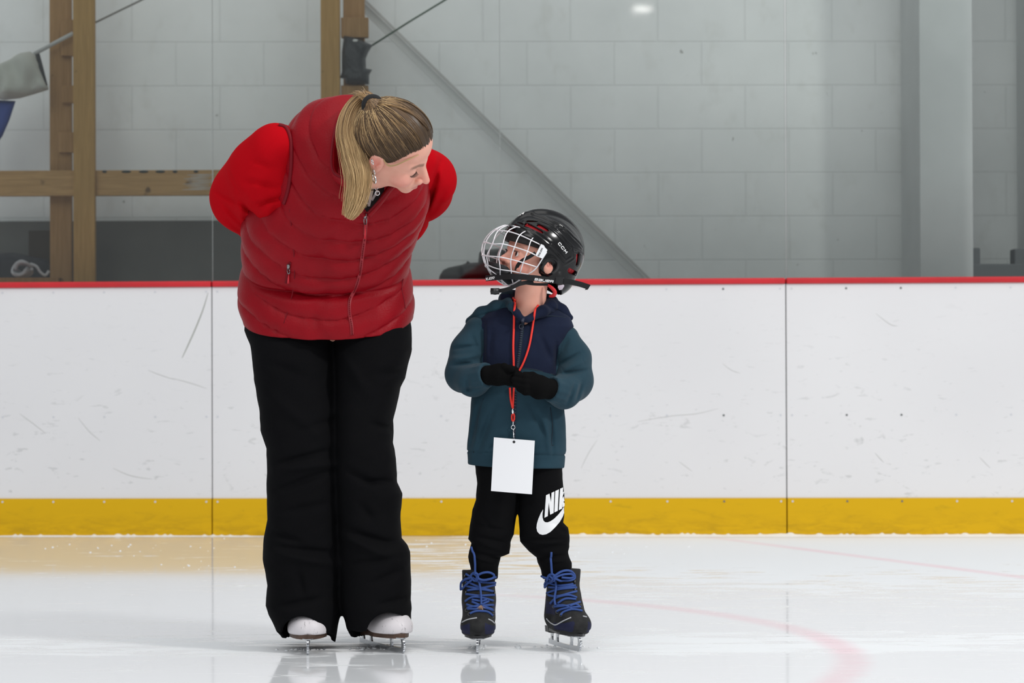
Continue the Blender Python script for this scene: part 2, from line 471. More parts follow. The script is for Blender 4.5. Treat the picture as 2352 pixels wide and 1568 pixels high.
# boards ---------------------------------------------------------------
m_bd = mat('white_plastic_board', (.86, .85, .865), .35, spec=.4); q = NT(m_bd); ps = q.pos()
a1 = q.noise(q.map(ps, (1.0, 1, 2.4), rot=(0, .6, 0)), 9, 6, .72, 1.2); a2 = q.noise(q.map(ps, (3, 1, 12), rot=(0, .5, 0)), 5, 3, .6, .4)
zz = q.sep(ps)[2]; a3 = q.noise(ps, 1.1, 2)
lowm = q.rng(zz, 1.0, .3, .0, 1.0)
k1 = q.math('MULTIPLY', q.rng(a1, .60, .70), q.rng(a3, .40, .6)); k2 = q.rng(a2, .66, .70)
mk_ = q.math('MULTIPLY', q.math('MAXIMUM', q.math('MULTIPLY', k1, .55), q.math('MULTIPLY', k2, .35)), q.math('ADD', q.math('MULTIPLY', lowm, .8), .15))
c = q.mix(q.rng(a3, .3, .7), (.735, .725, .735), (.785, .775, .782)); c = q.mix(mk_, c, (.30, .31, .30)); q.base(c)
m_kick = mat('yellow_kickplate', (.80, .52, .01), .45, spec=.2); q = NT(m_kick); ps = q.pos()
a1 = q.noise(q.map(ps, (1, 1, 4)), 8, 6, .7, .5); c = q.mix(q.rng(a1, .58, .75, 0, .6), (.68, .40, .004), (.42, .27, .010))
zz = q.sep(ps)[2]; c = q.mix(q.math('MULTIPLY', q.rng(zz, .12, .02, 0, .7), q.rng(a1, .4, .6)), c, (.50, .29, .006)); q.base(c)
m_cap = mat('red_cap_rail', (.55, .012, .02), .4, var=.12, vscale=5)
m_screw = mat('screw_steel', (.16, .17, .17), .5, metal=.6)
m_screw2 = mat('screw_white', (.62, .63, .66), .5)
zk = .158                                   # top of the kickplate
def zt(x): return 1.083
m_dark = mat('seam_dark', (.10, .10, .10), .8)
seams = [sof(-700), sof(487), sof(1806), sof(3100)]
lab = ['leftmost white dasher board panel with long grey scuff streak near its seam',
       'wide white dasher board panel right behind both skaters, between two seams',
       'rightmost white dasher board panel, plain, with dark screws along its top']
for i in range(3):
    s0, s1 = seams[i]+.002, seams[i+1]-.002
    w0 = ((s0+s1)/2*XT, YB+(s0+s1)/2*YT, 0)
    r = empty('dasher_board', w0, lab[i], 'rink board', 'dasher board panels')
    b_ = bframe(s0, s1, zk, 1.055, 0, .03).build('face_panel', m_bd, r, False); bevel(b_, .0015)
    k_ = bframe(s0, s1, 0, zk, -.008, .03).build('kickplate', m_kick, r, False); bevel(k_, .003); tag(k_, 'yellow kickplate strip')
    c_ = bframe(s0, s1, 1.055, 1.080, -.012, .17).build('cap_rail', m_cap, r, False); bevel(c_, .006, 3); tag(c_, 'red cap rail')
    bframe(s0, s1, 0, 1.055, .031, .10).build('frame', m_dark, r, False)
    rows = [(1.035, 0), (.505, 0), (.145, -.008)]
    n = 10; ss = [s0+.022+(s1-s0-.044)*j/n for j in range(n+1)]
    for zr, off in rows:
        for j, s_ in enumerate(ss):
            if s_ < -2.6 or s_ > 2.6: continue
            mm = MB(); M = np.array([[XT, -YT, 0], [YT, XT, 0], [0, 0, 1]])
            ang = [2*math.pi*t/10 for t in range(10)]
            rr_ = .0045
            mm.prism([(s_+rr_*math.cos(t), zr+rr_*math.sin(t)) for t in ang], off-.0016, off+.001, M, (0, YB, 0))
            dark = (i == 2 and j not in (0, 3, 4)) or (i == 1 and j in (9,))
            mm.build('screw', m_screw if dark else m_screw2, r, False)
# long scuff streaks on the boards (rubber marks)
bpanels = [o for o in S.objects if o.name.startswith('face_panel')]
bb = bvh_of(*bpanels)
m_scuff = mat('rubber_scuff', (.40, .41, .38), .8)
m_scuff2 = mat('faint_scuff', (.60, .60, .59), .8)
def scuff(pts, r, mt, par):
    mm = MB(); pp = drape(bb, pts, 6, 0.2)
    n = len(pp); rad = r*np.sin(np.linspace(.15, 3.0, n))**.6
    mm.tube(pp, rad, 6, True, .15, nrm=(0, 1, 0)); return mm.build('scuff_mark', mt, par)
pan = [o for o in S.objects if o.name.startswith('dasher_board')]
scuff([(478, 672), (466, 712), (448, 757), (430, 797), (418, 822)], .0035, m_scuff, pan[0])
for pts in ([(340, 850), (372, 862), (402, 872)], [(395, 868), (440, 880), (475, 892)], [(180, 960), (205, 990), (230, 1012)], [(45, 950), (80, 975), (105, 995)], [(260, 1075), (300, 1092), (350, 1100)]):
    scuff(pts, .0022, m_scuff2, pan[0])
for pts in ([(1465, 968), (1540, 955), (1600, 950), (1650, 938)], [(1335, 1075), (1352, 1040), (1372, 1010)], [(1660, 835), (1680, 850), (1700, 857)], [(1560, 1060), (1590, 1082)]):
    scuff(pts, .0018, m_scuff2, pan[1])
for pts in ([(2012, 720), (2045, 745), (2062, 748)], [(2010, 1040), (2030, 1062)], [(2250, 1050), (2275, 1075)]):
    scuff(pts, .002, m_scuff2, pan[2])

# snow pushed against the boards -----------------------------------------
m_snow = mat('snow', (.93, .95, .97), .9, spec=.15, bump=140, bstr=.5, bdist=.004)
def snow_strip(s0, s1, hgt, seed):
    n = int((s1-s0)/.012); r = np.random.default_rng(seed); V = []; F = []
    hs = np.convolve(r.random(n+40), np.ones(9)/9, 'same')[20:20+n]; sp = r.random(n)
    for i in range(n):
        s_ = s0+(s1-s0)*i/(n-1); e = min(1, i/20, (n-1-i)/20)
        h = (hgt*(.25+1.3*max(0, hs[i]-.25)) + (.006*sp[i] if sp[i] > .8 else 0))*e+.0005; dpt = .05+.05*hs[i]
        for k, (t, z) in enumerate([(-.0085, h), (-.018, h*.85), (-.03-.02*sp[i], h*.4), (-dpt, 0.0006)]):
            V.append((s_*XT-t*YT*1, YB+s_*YT+t*XT, z))
    for i in range(n-1):
        for k in range(3): F.append((i*4+k, (i+1)*4+k, (i+1)*4+k+1, i*4+k+1))
    return V, F
V_, F_ = snow_strip(sof(1130), sof(2500), .011, 3); o = mk('snow_ridge', V_, F_, m_snow)
tag(o, 'low ridge of scraped white snow along the foot of the yellow kickplate', 'snow', kind='stuff')
V_, F_ = snow_strip(sof(-100), sof(620), .004, 5); o = mk('snow_ridge', V_, F_, m_snow)
tag(o, 'thin line of snow under the leftmost yellow kickplate', 'snow', kind='stuff')
# snow crumbs round the blades and over the ice
mm = MB(); r = np.random.default_rng(9)
def crumb(c, s):
    n = 6; V = []; F = []
    for i in range(n+1):
        for k in range(8):
            ph = math.pi/2*i/n; t = 2*math.pi*k/8; rad = s*(.8+.4*r.random())
            V.append((c[0]+rad*math.cos(t)*math.cos(ph), c[1]+rad*math.sin(t)*math.cos(ph), rad*.7*math.sin(ph)))
    for i in range(n):
        for k in range(8): F.append((i*8+k, i*8+(k+1) % 8, (i+1)*8+(k+1) % 8, (i+1)*8+k))
    mm.add(V, F)
def ground(x, y): 
    o_, d_ = ray(x, y); t = -o_.z/d_.z; return o_+d_*t
for (x, y, sd, n, sz) in ((700, 1490, 22, 26, .004), (865, 1488, 45, 40, .004), (1092, 1486, 16, 22, .0035), (1300, 1486, 36, 30, .0035), (1192, 1487, 4, 6, .006), (700, 1255, 300, 26, .0035), (250, 1260, 180, 18, .0035), (480, 1300, 200, 12, .003), (1400, 1262, 160, 20, .0035)):
    for _ in range(n):
        g = ground(x+r.normal()*sd, y+r.normal()*(2.2 if y > 1400 else 9)); 
        if g.y < yb(g.x)-.03: crumb(g, sz*(.3+r.random()))
o = mm.build('snow_crumbs', m_snow, smooth=True); tag(o, 'scattered crumbs of shaved ice on the rink around the blades', 'snow', kind='stuff')

# glass -------------------------------------------------------------------
m_glass = bpy.data.materials.new('rink_glass'); m_glass.use_nodes = True; nt = m_glass.node_tree; nt.nodes.clear()
out = nt.nodes.new('ShaderNodeOutputMaterial'); tr = nt.nodes.new('ShaderNodeBsdfTransparent'); gl = nt.nodes.new('ShaderNodeBsdfGlossy'); mx = nt.nodes.new('ShaderNodeMixShader'); fz = nt.nodes.new('ShaderNodeFresnel')
tr.inputs[0].default_value = (.93, .95, .94, 1); gl.inputs['Roughness'].default_value = .03; fz.inputs[0].default_value = 1.5
nt.links.new(fz.outputs[0], mx.inputs[0]); nt.links.new(tr.outputs[0], mx.inputs[1]); nt.links.new(gl.outputs[0], mx.inputs[2]); nt.links.new(mx.outputs[0], out.inputs[0])
m_edge = mat('glass_edge', (.33, .35, .34), .3)
gs = [sof(-178, 300), sof(484, 300), sof(1147, 300), sof(1806, 300), sof(2470, 300)]
glab = ['pane of rink glass at the far left, in front of the wooden frame', 'pane of rink glass behind the woman in red', 'pane of rink glass behind the child in the helmet', 'rightmost pane of rink glass, in front of the grey column']
for i in range(4):
    a, b2 = gs[i]+(.0045 if i == 3 else .0012), gs[i+1]-(.0045 if i == 2 else .0012)
    r_ = empty('glass_pane', ((a+b2)/2*XT, YB+.04+(a+b2)/2*YT, 1.08), glab[i], 'glass pane', 'rink glass panes')
    bframe(a, b2, 1.081, 3.0, .040, .052).build('sheet', m_glass, r_, False)
    for s_ in (a-.0012, b2): bframe(s_, s_+.0009, 1.081, 3.0, .039, .053).build('edge', m_edge, r_, False)

# timber frame behind the glass ---------------------------------------------
def wood(name, c1, c2, sc=(18, 18, 1.3)):
    m = mat(name, c1, .7, spec=.3); q = NT(m); ob = q.obj()
    a = q.noise(q.map(ob, sc), 3, 5, .6, 1.0); k = q.noise(ob, 9, 2)
    c = q.mix(q.rng(a, .3, .7), c1, c2); c = q.mix(q.rng(k, .72, .76, 0, .8), c, (.07, .04, .02)); q.base(c); return m
m_w1 = wood('pine', (.52, .31, .105), (.38, .22, .07)); m_w2 = wood('old_pine', (.42, .24, .10), (.30, .165, .06)); m_wh = wood('pine_beam', (.54, .33, .14), (.39, .23, .09), (1.3, 18, 18))
def post(x0, x1, y0, y1, Yd, thick, mt, name, label, cat='timber', group=None, xb=None):
    a = atY(x0, y0, Yd); b2 = atY(x1, y1, Yd); ztop = max(a.z, b2.z); zb = min(a.z, b2.z)
    o = MB().box((a.x, Yd, zb), (b2.x, Yd+thick, ztop)).build(name, mt, smooth=False); bevel(o, .003)
    return tag(o, label, cat, group)
yb0 = 3100
def zpost(x0, x1, Yd, thick, mt, label, ztop=3.2):
    a = atY(x0, 300, Yd); b2 = atY(x1, 300, Yd)
    o = MB().box((a.x, Yd, 0), (b2.x, Yd+thick, ztop)).build('wooden_post', mt, smooth=False); bevel(o, .003)
    return tag(o, label, 'post')
zpost(168, 217, 10.66, .038, m_w1, 'light pine stud of the left frame, nearer to the glass')
zpost(114, 163, 10.80, .038, m_w2, 'darker pine stud with spacer blocks just left of the light pine stud')
zpost(737, 781, 10.70, .038, m_w1, 'pine stud above the woman, left one of the pair')
zpost(789, 838, 10.78, .038, m_w2, 'pine stud wrapped with black tape above the ponytail')
a = atY(-60, 392, 10.705); b2 = atY(560, 448, 10.705)
o = MB().box((a.x, 10.705, b2.z), (b2.x, 10.743, a.z)).build('wooden_beam', m_wh, smooth=False); bevel(o, .003); tag(o, 'horizontal pine rail crossing both studs of the left frame', 'beam')
a2 = atY(-60, 388, 10.75)
for i, (x0, x1, y0, y1, Yd, lb) in enumerate(((140, 168, 45, 128, 10.765, 'small spacer block between the left studs, highest of them'), (142, 168, 196, 236, 10.765, 'small spacer block between the left studs, middle one'), (134, 168, 303, 350, 10.765, 'small spacer block between the left studs, just above the rail'),
                              (783, 846, 40, 86, 10.735, 'pine spacer block between the studs above the black tape'), (783, 846, 196, 232, 10.735, 'pine spacer block between the studs below the black tape'))):
    post(x0, x1, y0, y1, Yd, .036, m_w2, 'spacer_block', lb, 'wood block', 'spacer blocks in the timber frames')
# white paint smear on the rail
m_paint = mat('white_paint', (.55, .55, .54), .7)
mm = MB()
for i in range(9):
    y = 402+i*4.2; x0 = 430+8*math.sin(i*2.1)-i*.5; A_ = atY(x0, y, 10.7045); B_ = atY(485+6*math.cos(i*1.7), y-1.5, 10.7045)
    mm.tube([A_, (A_+B_)/2, B_], [.001, .0028, .0012], 6, True, .3, nrm=(0, 1, 0))
mm.build('paint_smear', m_paint, o)
# dark tar dabs along the rail's top
m_tar = mat('tar', (.02, .03, .025), .6)
mm = MB()
for x in (240, 290, 330, 368, 402, 450): 
    c_ = atY(x, 394, 10.703); mm.ball(c_, (.022 if x in (290, 330, 368) else .011, .003, .006), 6)
mm.build('tar_dab', m_tar, o)
# black tape bundle
m_tape = mat('black_tape', (.022, .024, .027), .45, bump=60, bstr=.6, bdist=.01)
def blob(name, outline, Yd, th, mt, label=None, cat=None, parent=None, puff=.5, step=5, group=None, seed=3, amp=.12):
    """a thick rounded body with the given outline; real thickness th at distance Yd"""
    poly = [tuple(p) for p in outline]; n = len(poly); xs = [p[0] for p in poly]; ys = [p[1] for p in poly]
    pts = [Vector(p) for p in poly]; P2 = np.array(poly, float)
    def inside(x, y):
        c = False; j = n-1
        for i in range(n):
            xi, yi = poly[i]; xj, yj = poly[j]
            if (yi > y) != (yj > y) and x < (xj-xi)*(y-yi)/(yj-yi)+xi: c = not c
            j = i
        return c
    def dist(x, y):
        q0 = P2; q1 = np.roll(P2, -1, 0); e = q1-q0; t = np.clip(((np.array([x, y])-q0)*e).sum(1)/((e*e).sum(1)+1e-9), 0, 1)
        return np.min(np.hypot(*(q0+t[:, None]*e-np.array([x, y])).T))
    for x in np.arange(min(xs)+step/2, max(xs), step):
        for y in np.arange(min(ys)+step/2, max(ys), step):
            if inside(x, y) and dist(x, y) > step*.45: pts.append(Vector((x, y)))
    r = delaunay_2d_cdt(pts, [], [list(range(n))], 1, 1e-5); V2 = r[0]; nv = len(V2)
    mxd = max(dist(v.x, v.y) for v in V2)+1e-6; V = []
    for sg in (-1, 1):
        for v in V2:
            dd = min(1, dist(v.x, v.y)/mxd/puff); hgt = math.sqrt(max(0, 1-(1-dd)**2))
            w_ = noise(np.array([[v.x, v.y, 0.]]), 12, seed, 6)[0]*amp*hgt
            V.append(np.array(atY(v.x, v.y, Yd))+np.array([0, sg*th/2*(hgt*(1+w_)), 0]))
    F = [tuple(f) for f in r[2]]
    F = [tuple(f)[::-1] for f in F]+[tuple(i+nv for i in f) for f in F]
    o = mk(name, V, F, mt, parent)
    bm = bmesh.new(); bm.from_mesh(o.data); bmesh.ops.remove_doubles(bm, verts=bm.verts, dist=1e-5); bmesh.ops.recalc_face_normals(bm, faces=bm.faces); bm.to_mesh(o.data); bm.free()
    if cat: tag(o, label, cat, group)
    return o
tp = empty('tape_bundle', atY(815, 195, 10.74), 'black tape wrapped round the pine stud, holding a green cord', 'tape')
blob('wrap', [(790, 82), (810, 85), (835, 94), (856, 104), (846, 120), (840, 135), (841, 157), (855, 160), (848, 172), (848, 194), (795, 193), (793, 182), (781, 179), (785, 165), (785, 120)], 10.73, .11, m_tape, parent=tp, puff=.5, step=5, amp=.25)
mm = MB(); mm.ball(np.array(atY(816, 93, 10.672)), (.012, .004, .006), 6); mm.build('pale_staple', mat('pale_chip', (.7, .7, .68), .5), tp);  # small pale ball on the front of the wrap
m_gc = mat('green_cord', (.055, .10, .06), .6)
mm = MB(); mm.tube([atY(852, 106, 10.74), atY(940, 50, 10.74), atY(1080, -35, 10.74)], .0042, 8)
o = mm.build('cord', m_gc); tag(o, 'thin dark green cord running up and right from the black tape', 'cord')
# diagonal steel brace in front of the wall
m_br = mat('painted_brace', (.48, .47, .46), .6, var=.1)
A_ = np.array(atY(770, -70, 11.05)); B_ = np.array(atY(1500, 645, 11.05)); A2 = np.array(atY(770-9, -70+9, 11.05))
mm = MB(); dv = (B_-A_)/np.linalg.norm(B_-A_); pn = np.cross(dv, [0, 1, 0]); pn /= np.linalg.norm(pn); 
if pn[2] > 0: pn = -pn
def bar(mm, a, b, u, w, v, t):
    a = np.array(a); b = np.array(b); u = np.array(u)*w; v = np.array(v)*t
    V = [a, a+u, a+u+v, a+v, b, b+u, b+u+v, b+v]
    mm.add(V, [(0, 1, 2, 3), (7, 6, 5, 4), (0, 4, 5, 1), (1, 5, 6, 2), (2, 6, 7, 3), (3, 7, 4, 0)])
bar(mm, A_, B_+dv*.6, pn, .012, (0, 1, 0), .012)
o = mm.build('steel_brace', m_br, smooth=False); tag(o, 'thin grey diagonal brace running down across the block wall behind the child', 'brace')
m_br2 = mat('pale_brace', (.62, .625, .62), .6)
mm = MB(); bar(mm, A_+pn*.014+np.array([0, .02, 0]), B_+dv*.6+pn*.014+np.array([0, .02, 0]), pn, .035, (0, 1, 0), .02)
mm.build('flange', m_br2, o, False)

# stuff on the left ----------------------------------------------------------
m_pipe = mat('white_pipe', (.50, .50, .49), .5)
mm = MB(); mm.tube([atY(78, 124, 10.74), atY(165, 78, 10.72), atY(168, 76, 10.72)], .009, 12)
pr = empty('pole', atY(165, 78, 10.72), 'pale pole slanting up behind the left studs, bag hung from its end', 'pole')
mm.build('lower_tube', m_pipe, pr)
mm = MB(); mm.tube([atY(165, 78, 10.74), atY(325, 0, 10.76), atY(420, -45, 10.76)], .0045, 10); mm.build('upper_rod', mat('thin_rod', (.25, .24, .22), .5), pr)
m_bag = mat('grey_canvas', (.58, .58, .53), .8, bump=50, bstr=.3)
bgp = empty('canvas_bag', atY(40, 235, 10.7), 'crumpled grey canvas bundle hanging at the upper left edge', 'bag')
blob('sack', [(-60, 170), (-30, 150), (0, 146), (25, 135), (45, 122), (70, 118), (82, 128), (95, 150), (108, 190), (112, 206), (80, 216), (45, 226), (10, 230), (-20, 224), (-60, 230)], 10.62, .16, m_bag, parent=bgp, step=8, amp=.5, seed=5)
mm = MB(); mm.tube([atY(86, 124, 10.60), atY(96, 160, 10.585), atY(108, 196, 10.60)], [.010, .009, .003], 8, True, .4, nrm=(0, 1, 0)); mm.build('strap', mat('strap_black', (.03, .03, .03), .6), bgp)
o = blob('folded_cloth', [(-60, 228), (0, 230), (36, 232), (22, 275), (6, 312), (-20, 350), (-60, 352)], 10.66, .05, mat('blue_cloth', (.035, .07, .30), .7, var=.2, vscale=6), 'blue cloth hanging below the grey canvas bundle', 'cloth', step=9)
# white rope coil on the ledge behind the glass
m_rope = mat('white_rope', (.50, .50, .52), .8, bump=90, bstr=.4)
mm = MB(); pts = []
for i in range(70):
    t = i*.42; rad = 24-.18*i; pts.append(np.array(atY(50+rad*math.cos(t)*.95, 617+rad*.75*math.sin(t), 10.58))+np.array([0, .03*math.sin(i*.9), 0]))
mm.tube(spline(pts, 3), .0075, 6)
pts = [atY(70, 606, 10.58), atY(84, 612, 10.57), atY(92, 624, 10.57), atY(104, 632, 10.57), atY(112, 622, 10.58)]; mm.tube(spline(np.array([np.array(p) for p in pts]), 5), .0065, 6)
o = mm.build('rope_coil', m_rope); tag(o, 'tangled coil of white rope lying behind the red rail at lower left', 'rope')
zl = atY(50, 638, 10.62).z
o = MB().box((atY(-60, 600, 10.5).x, 10.53, zl-.04), (atY(130, 600, 10.5).x, 10.655, zl-.002)).build('ledge', m_w2, smooth=False); tag(o, 'brown wooden ledge under the white rope coil', 'shelf')
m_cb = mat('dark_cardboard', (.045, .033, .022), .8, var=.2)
a = atY(62, 528, 10.95); b2 = atY(125, 640, 10.95)
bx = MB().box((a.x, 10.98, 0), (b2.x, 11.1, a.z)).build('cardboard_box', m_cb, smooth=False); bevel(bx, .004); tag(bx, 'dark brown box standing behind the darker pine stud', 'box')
a = atY(-60, 582, 11.0); b2 = atY(125, 640, 11.0)
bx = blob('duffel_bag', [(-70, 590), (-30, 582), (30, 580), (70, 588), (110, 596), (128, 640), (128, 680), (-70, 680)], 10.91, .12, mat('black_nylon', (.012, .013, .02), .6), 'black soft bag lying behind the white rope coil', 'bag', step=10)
# shade on the lower left wall, put in as an added dark sheet
m_sh = mat('wall_shade_grey', (.13, .13, .122), .8, var=.15, vscale=3)
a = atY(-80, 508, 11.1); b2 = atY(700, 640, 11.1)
o = MB().box((a.x, 11.12, .3), (b2.x, 11.16, a.z)).build('wall_shade_panel', m_sh, smooth=False); tag(o, 'added dark grey panel standing for the shade low on the block wall behind the left frame', 'panel')
# black bag behind the helmet
m_blk = mat('black_case', (.010, .010, .011), .5); m_gry = mat('charcoal_case', (.035, .037, .035), .7)
kb = empty('camera_bag', atY(1090, 641, 10.31), 'black equipment bag on the far side of the glass beside the helmet', 'bag')
blob('body', [(1056, 641), (1056, 610), (1070, 604), (1074, 599), (1080, 603), (1098, 602), (1101, 580), (1108, 574), (1150, 570), (1180, 580), (1190, 600), (1190, 641)], 10.315, .10, m_blk, parent=kb, step=6)
blob('side_pocket', [(1008, 641), (1010, 632), (1018, 620), (1030, 614), (1060, 608), (1062, 641)], 10.315, .09, m_gry, parent=kb, step=6)
# grey seat at lower right
m_seat = mat('grey_seat', (.085, .095, .10), .7)
st = empty('bench', atY(2300, 640, 10.8), 'dark grey bench end with raised corners beyond the glass at right', 'bench')
def pbox(par, name, x0, x1, y0, y1, Yd, th, mt):
    a = atY(x0, y0, Yd); b2 = atY(x1, y1, Yd); o = MB().box((a.x, Yd, b2.z), (b2.x, Yd+th, a.z)).build(name, mt, par, False); bevel(o, .006); return o
pbox(st, 'seat', 2212, 2420, 606, 665, 10.72, .3, m_seat); pbox(st, 'armrest', 2212, 2252, 569, 612, 10.74, .1, m_seat); pbox(st, 'armrest', 2330, 2372, 571, 612, 10.74, .1, m_seat)
# high bay lamp far behind the photographer, seen mirrored in the glass
m_em = bpy.data.materials.new('lamp_glow'); m_em.use_nodes = True; e = m_em.node_tree.nodes['Principled BSDF']; e.inputs['Emission Color'].default_value = (1, .97, .92, 1); e.inputs['Emission Strength'].default_value = 25
hn = Vector((-math.sin(BYAW), math.cos(BYAW), 0)); o_, d_ = ray(1475, 20); pg = onb(1475, 20, -.04); dr = d_-2*d_.dot(hn)*hn; lp = pg+dr*((7.6-pg.z)/dr.z)
lr = empty('ceiling_light', lp, 'bright high bay lamp seen only as a small glow mirrored high in the glass', 'lamp')
MB().box((-.16, -.16, -.01), (.16, .16, 0.0), None, lp).build('diffuser', m_em, lr, False)
MB().box((-.2, -.2, 0.002), (.2, .2, .12), None, lp).build('housing', m_pipe, lr, False)
# ================================================================== shared people parts
m_skin = mat('skin', (.78, .50, .40), .5, spec=.35, sss=.12, bump=180, bstr=.06, bdist=.001); q = NT(m_skin)
bl = q.attr('blush'); lp_ = q.attr('lips'); bw = q.attr('brow')
c = q.mix(q.rng(q.noise(q.obj(), 40, 3), .3, .7), (.76, .37, .275), (.81, .42, .32)); c = q.mix(bl, c, (.82, .22, .19)); c = q.mix(lp_, c, (.58, .17, .16)); c = q.mix(bw, c, (.16, .09, .055)); q.base(c)
def frame(f, u):
    f = np.array(f, float); f /= np.linalg.norm(f); u = np.array(u, float); u -= f*u.dot(f); u /= np.linalg.norm(u)
    return np.stack([np.cross(f, u), f, u])            # rows: right, forward, up  (in x, d, z)
class Head:
    """local frame in millimetres: x right, y forward, z up, origin between the ears"""
    def __init__(s, o, M, k): s.o = np.array(o, float); s.M = M; s.k = k   # k: figure units per mm
    def loc(s, p): return ((p-s.o)@s.M.T)/s.k
    def fig(s, q): return s.o+(np.asarray(q, float)*s.k)@s.M
def face_sdf(q, child=False, lid=.35):
    ax = np.abs(q[..., 0]); m = np.stack([ax, q[..., 1], q[..., 2]], -1)
    d = ell(m, (0, -8, 42), (75, 94, 82))
    d = smin(d, ell(m, (0, 40, 40), (60, 46, 52)), 22)
    d = smin(d, ell(m, (0, 40, -12), (57, 46, 58)), 20)
    if child:
        d = smin(d, cone(m, (40, 6, -34), (0, 66, -66), 24, 17), 22)
        d = smin(d, sph(m, (35, 60, -38), 29), 16); d = smin(d, sph(m, (0, 72, -72), 15), 14)
        nt, nb = (0, 104, -26), (0, 82, 0)
    else:
        d = smin(d, cone(m, (46, 0, -32), (4, 66, -74), 22, 15), 26)
        d = smin(d, sph(m, (36, 60, -30), 25), 18); d = smin(d, sph(m, (0, 76, -79), 14), 16)
        nt, nb = (0, 113, -30), (0, 88, 4)
    d = smin(d, cone(m, (8, 82, 14), (46, 66, 15), 9, 8), 12)
    d = smax(d, -ell(m, (34, 98, -2), (15, 19, 11)), 10); d = smin(d, cone(m, (0, 72, 12), (0, 84, -24), 11, 13), 8)
    d = smin(d, ell(m, (32, 70, -2), (15, 14, 13.5)), 5)
    slit = ell(m, (32, 86, -3), (12, 9, 4.8 if lid < .5 else .9)); d = smax(d, -slit, 1.5) if lid < .5 else smax(d, -cone(m, (20, 90, -8), (44, 84, -7), 1.6, 1.2), 3)
    d = smin(d, cone(m, nb, nt, 8, 9.5), 9)
    d = smin(d, sph(m, (12, nt[1]-13, nt[2]-5), 8.5), 6)
    d = smax(d, -ell(m, (7, nt[1]-8, nt[2]-13), (4, 6, 3)), 3)
    ly = 84 if child else 92
    d = smin(d, ell(m, (0, ly-16, -56), (30, 22, 20)), 16)
    d = smin(d, cone(m, (0, ly+4, -53), (19, ly-8, -57), 5.5, 3), 4)
    d = smin(d, cone(m, (0, ly+3, -63), (17, ly-8, -60), 6, 3), 4)
    d = smax(d, -cone(m, (0, ly+11, -58.5), (22, ly-3, -58.5), 1.8, 1.2), 2)
    # ear
    e = ell(m, (78, -8, -2), (8, 19, 31)); e = smax(e, -ell(m, (87, -5, 1), (8, 11, 20)), 4)
    e = smin(e, cone(m, (83, -3, -8), (84, 4, 2), 3, 3), 4)
    d = smin(d, e, 5)
    return d
def face_attrs(H, child=False):
    def blush(p):
        q = H.loc(p); m = np.stack([np.abs(q[..., 0]), q[..., 1], q[..., 2]], -1)
        a = np.clip(1-sph(m, (42, 62, -34), 0)/34, 0, 1)*(.9 if child else .75); b = np.clip(1-sph(m, (0, 108, -30), 0)/24, 0, 1)*.5
        c = np.clip(1-sph(m, (84, -10, 0), 0)/26, 0, 1)*.6
        return np.maximum(np.maximum(a, b), c)
    def lips(p):
        q = H.loc(p); m = np.stack([np.abs(q[..., 0]), q[..., 1], q[..., 2]], -1); ly = 84 if child else 92
        return np.clip(1.3-np.minimum(seg_d(m, (0, ly+6, -54), (16, ly-4, -57)), seg_d(m, (0, ly+6, -63), (14, ly-4, -60)))/5.5, 0, .8)
    def brow(p):
        q = H.loc(p); m = np.stack([np.abs(q[..., 0]), q[..., 1], q[..., 2]], -1)
        a = np.clip(1.5-np.minimum(seg_d(m, (14, 92, 17), (32, 86, 22)), seg_d(m, (32, 86, 22), (48, 72, 17)))/4.2, 0, .75 if not child else .35)
        b = np.clip(1.4-seg_d(m, (20, 84, -7), (44, 74, -6))/2.2, 0, .8) if not child else 0
        return np.maximum(a, b)
    return {'blush': blush, 'lips': lips, 'brow': brow}
def fabric(name, c, rough=.8, sheen=.3, bump=350, bstr=.25, var=.06, vs_=10, spec=.25, bdist=.0012):
    return mat(name, c, rough, spec=spec, sheen=sheen, bump=bump, bstr=bstr, bdist=bdist, var=var, vscale=vs_)
m_steel = mat('blade_steel', (.62, .63, .65), .22, metal=1, bump=60, bstr=.2)
m_silver = mat('silver', (.85, .85, .86), .15, metal=1)
def fig_line(mb, pts, r, n=6, k=5, **kw): mb.tube(W(spline(np.array(pts), k)), np.asarray(r)*SC, n, **kw)

# ================================================================== woman in red
g0 = W(P(776, 1490, 20)); g0[2] = 0
WOM = empty('person', g0, 'woman in red puffer vest and black snow trousers bending forward with hands behind her back', 'person')
m_snowp = fabric('black_snow_fabric', (.0045, .0045, .0052), .85, .0, 500, .2, .1, 4, .06)
LA = table([(690, 566, 775, 48, 95), (715, 560, 772, 46, 100), (756, 559, 770, 44, 108), (790, 573, 770, 40, 116), (830, 579, 772, 35, 122), (868, 581, 773, 30, 115), (935, 593, 773, 18, 106), (986, 597, 773, 12, 100), (1027, 611, 773, 8, 96), (1108, 614, 773, 8, 92), (1190, 617, 774, 14, 90), (1230, 609, 776, 18, 94), (1251, 606, 778, 18, 96), (1282, 606, 779, 18, 98), (1320, 611, 779, 20, 98), (1343, 614, 778, 22, 98), (1370, 610, 777, 24, 102), (1389, 609, 777, 26, 106), (1410, 616, 776, 30, 110), (1440, 630, 768, 34, 112), (1480, 648, 762, 36, 112)])
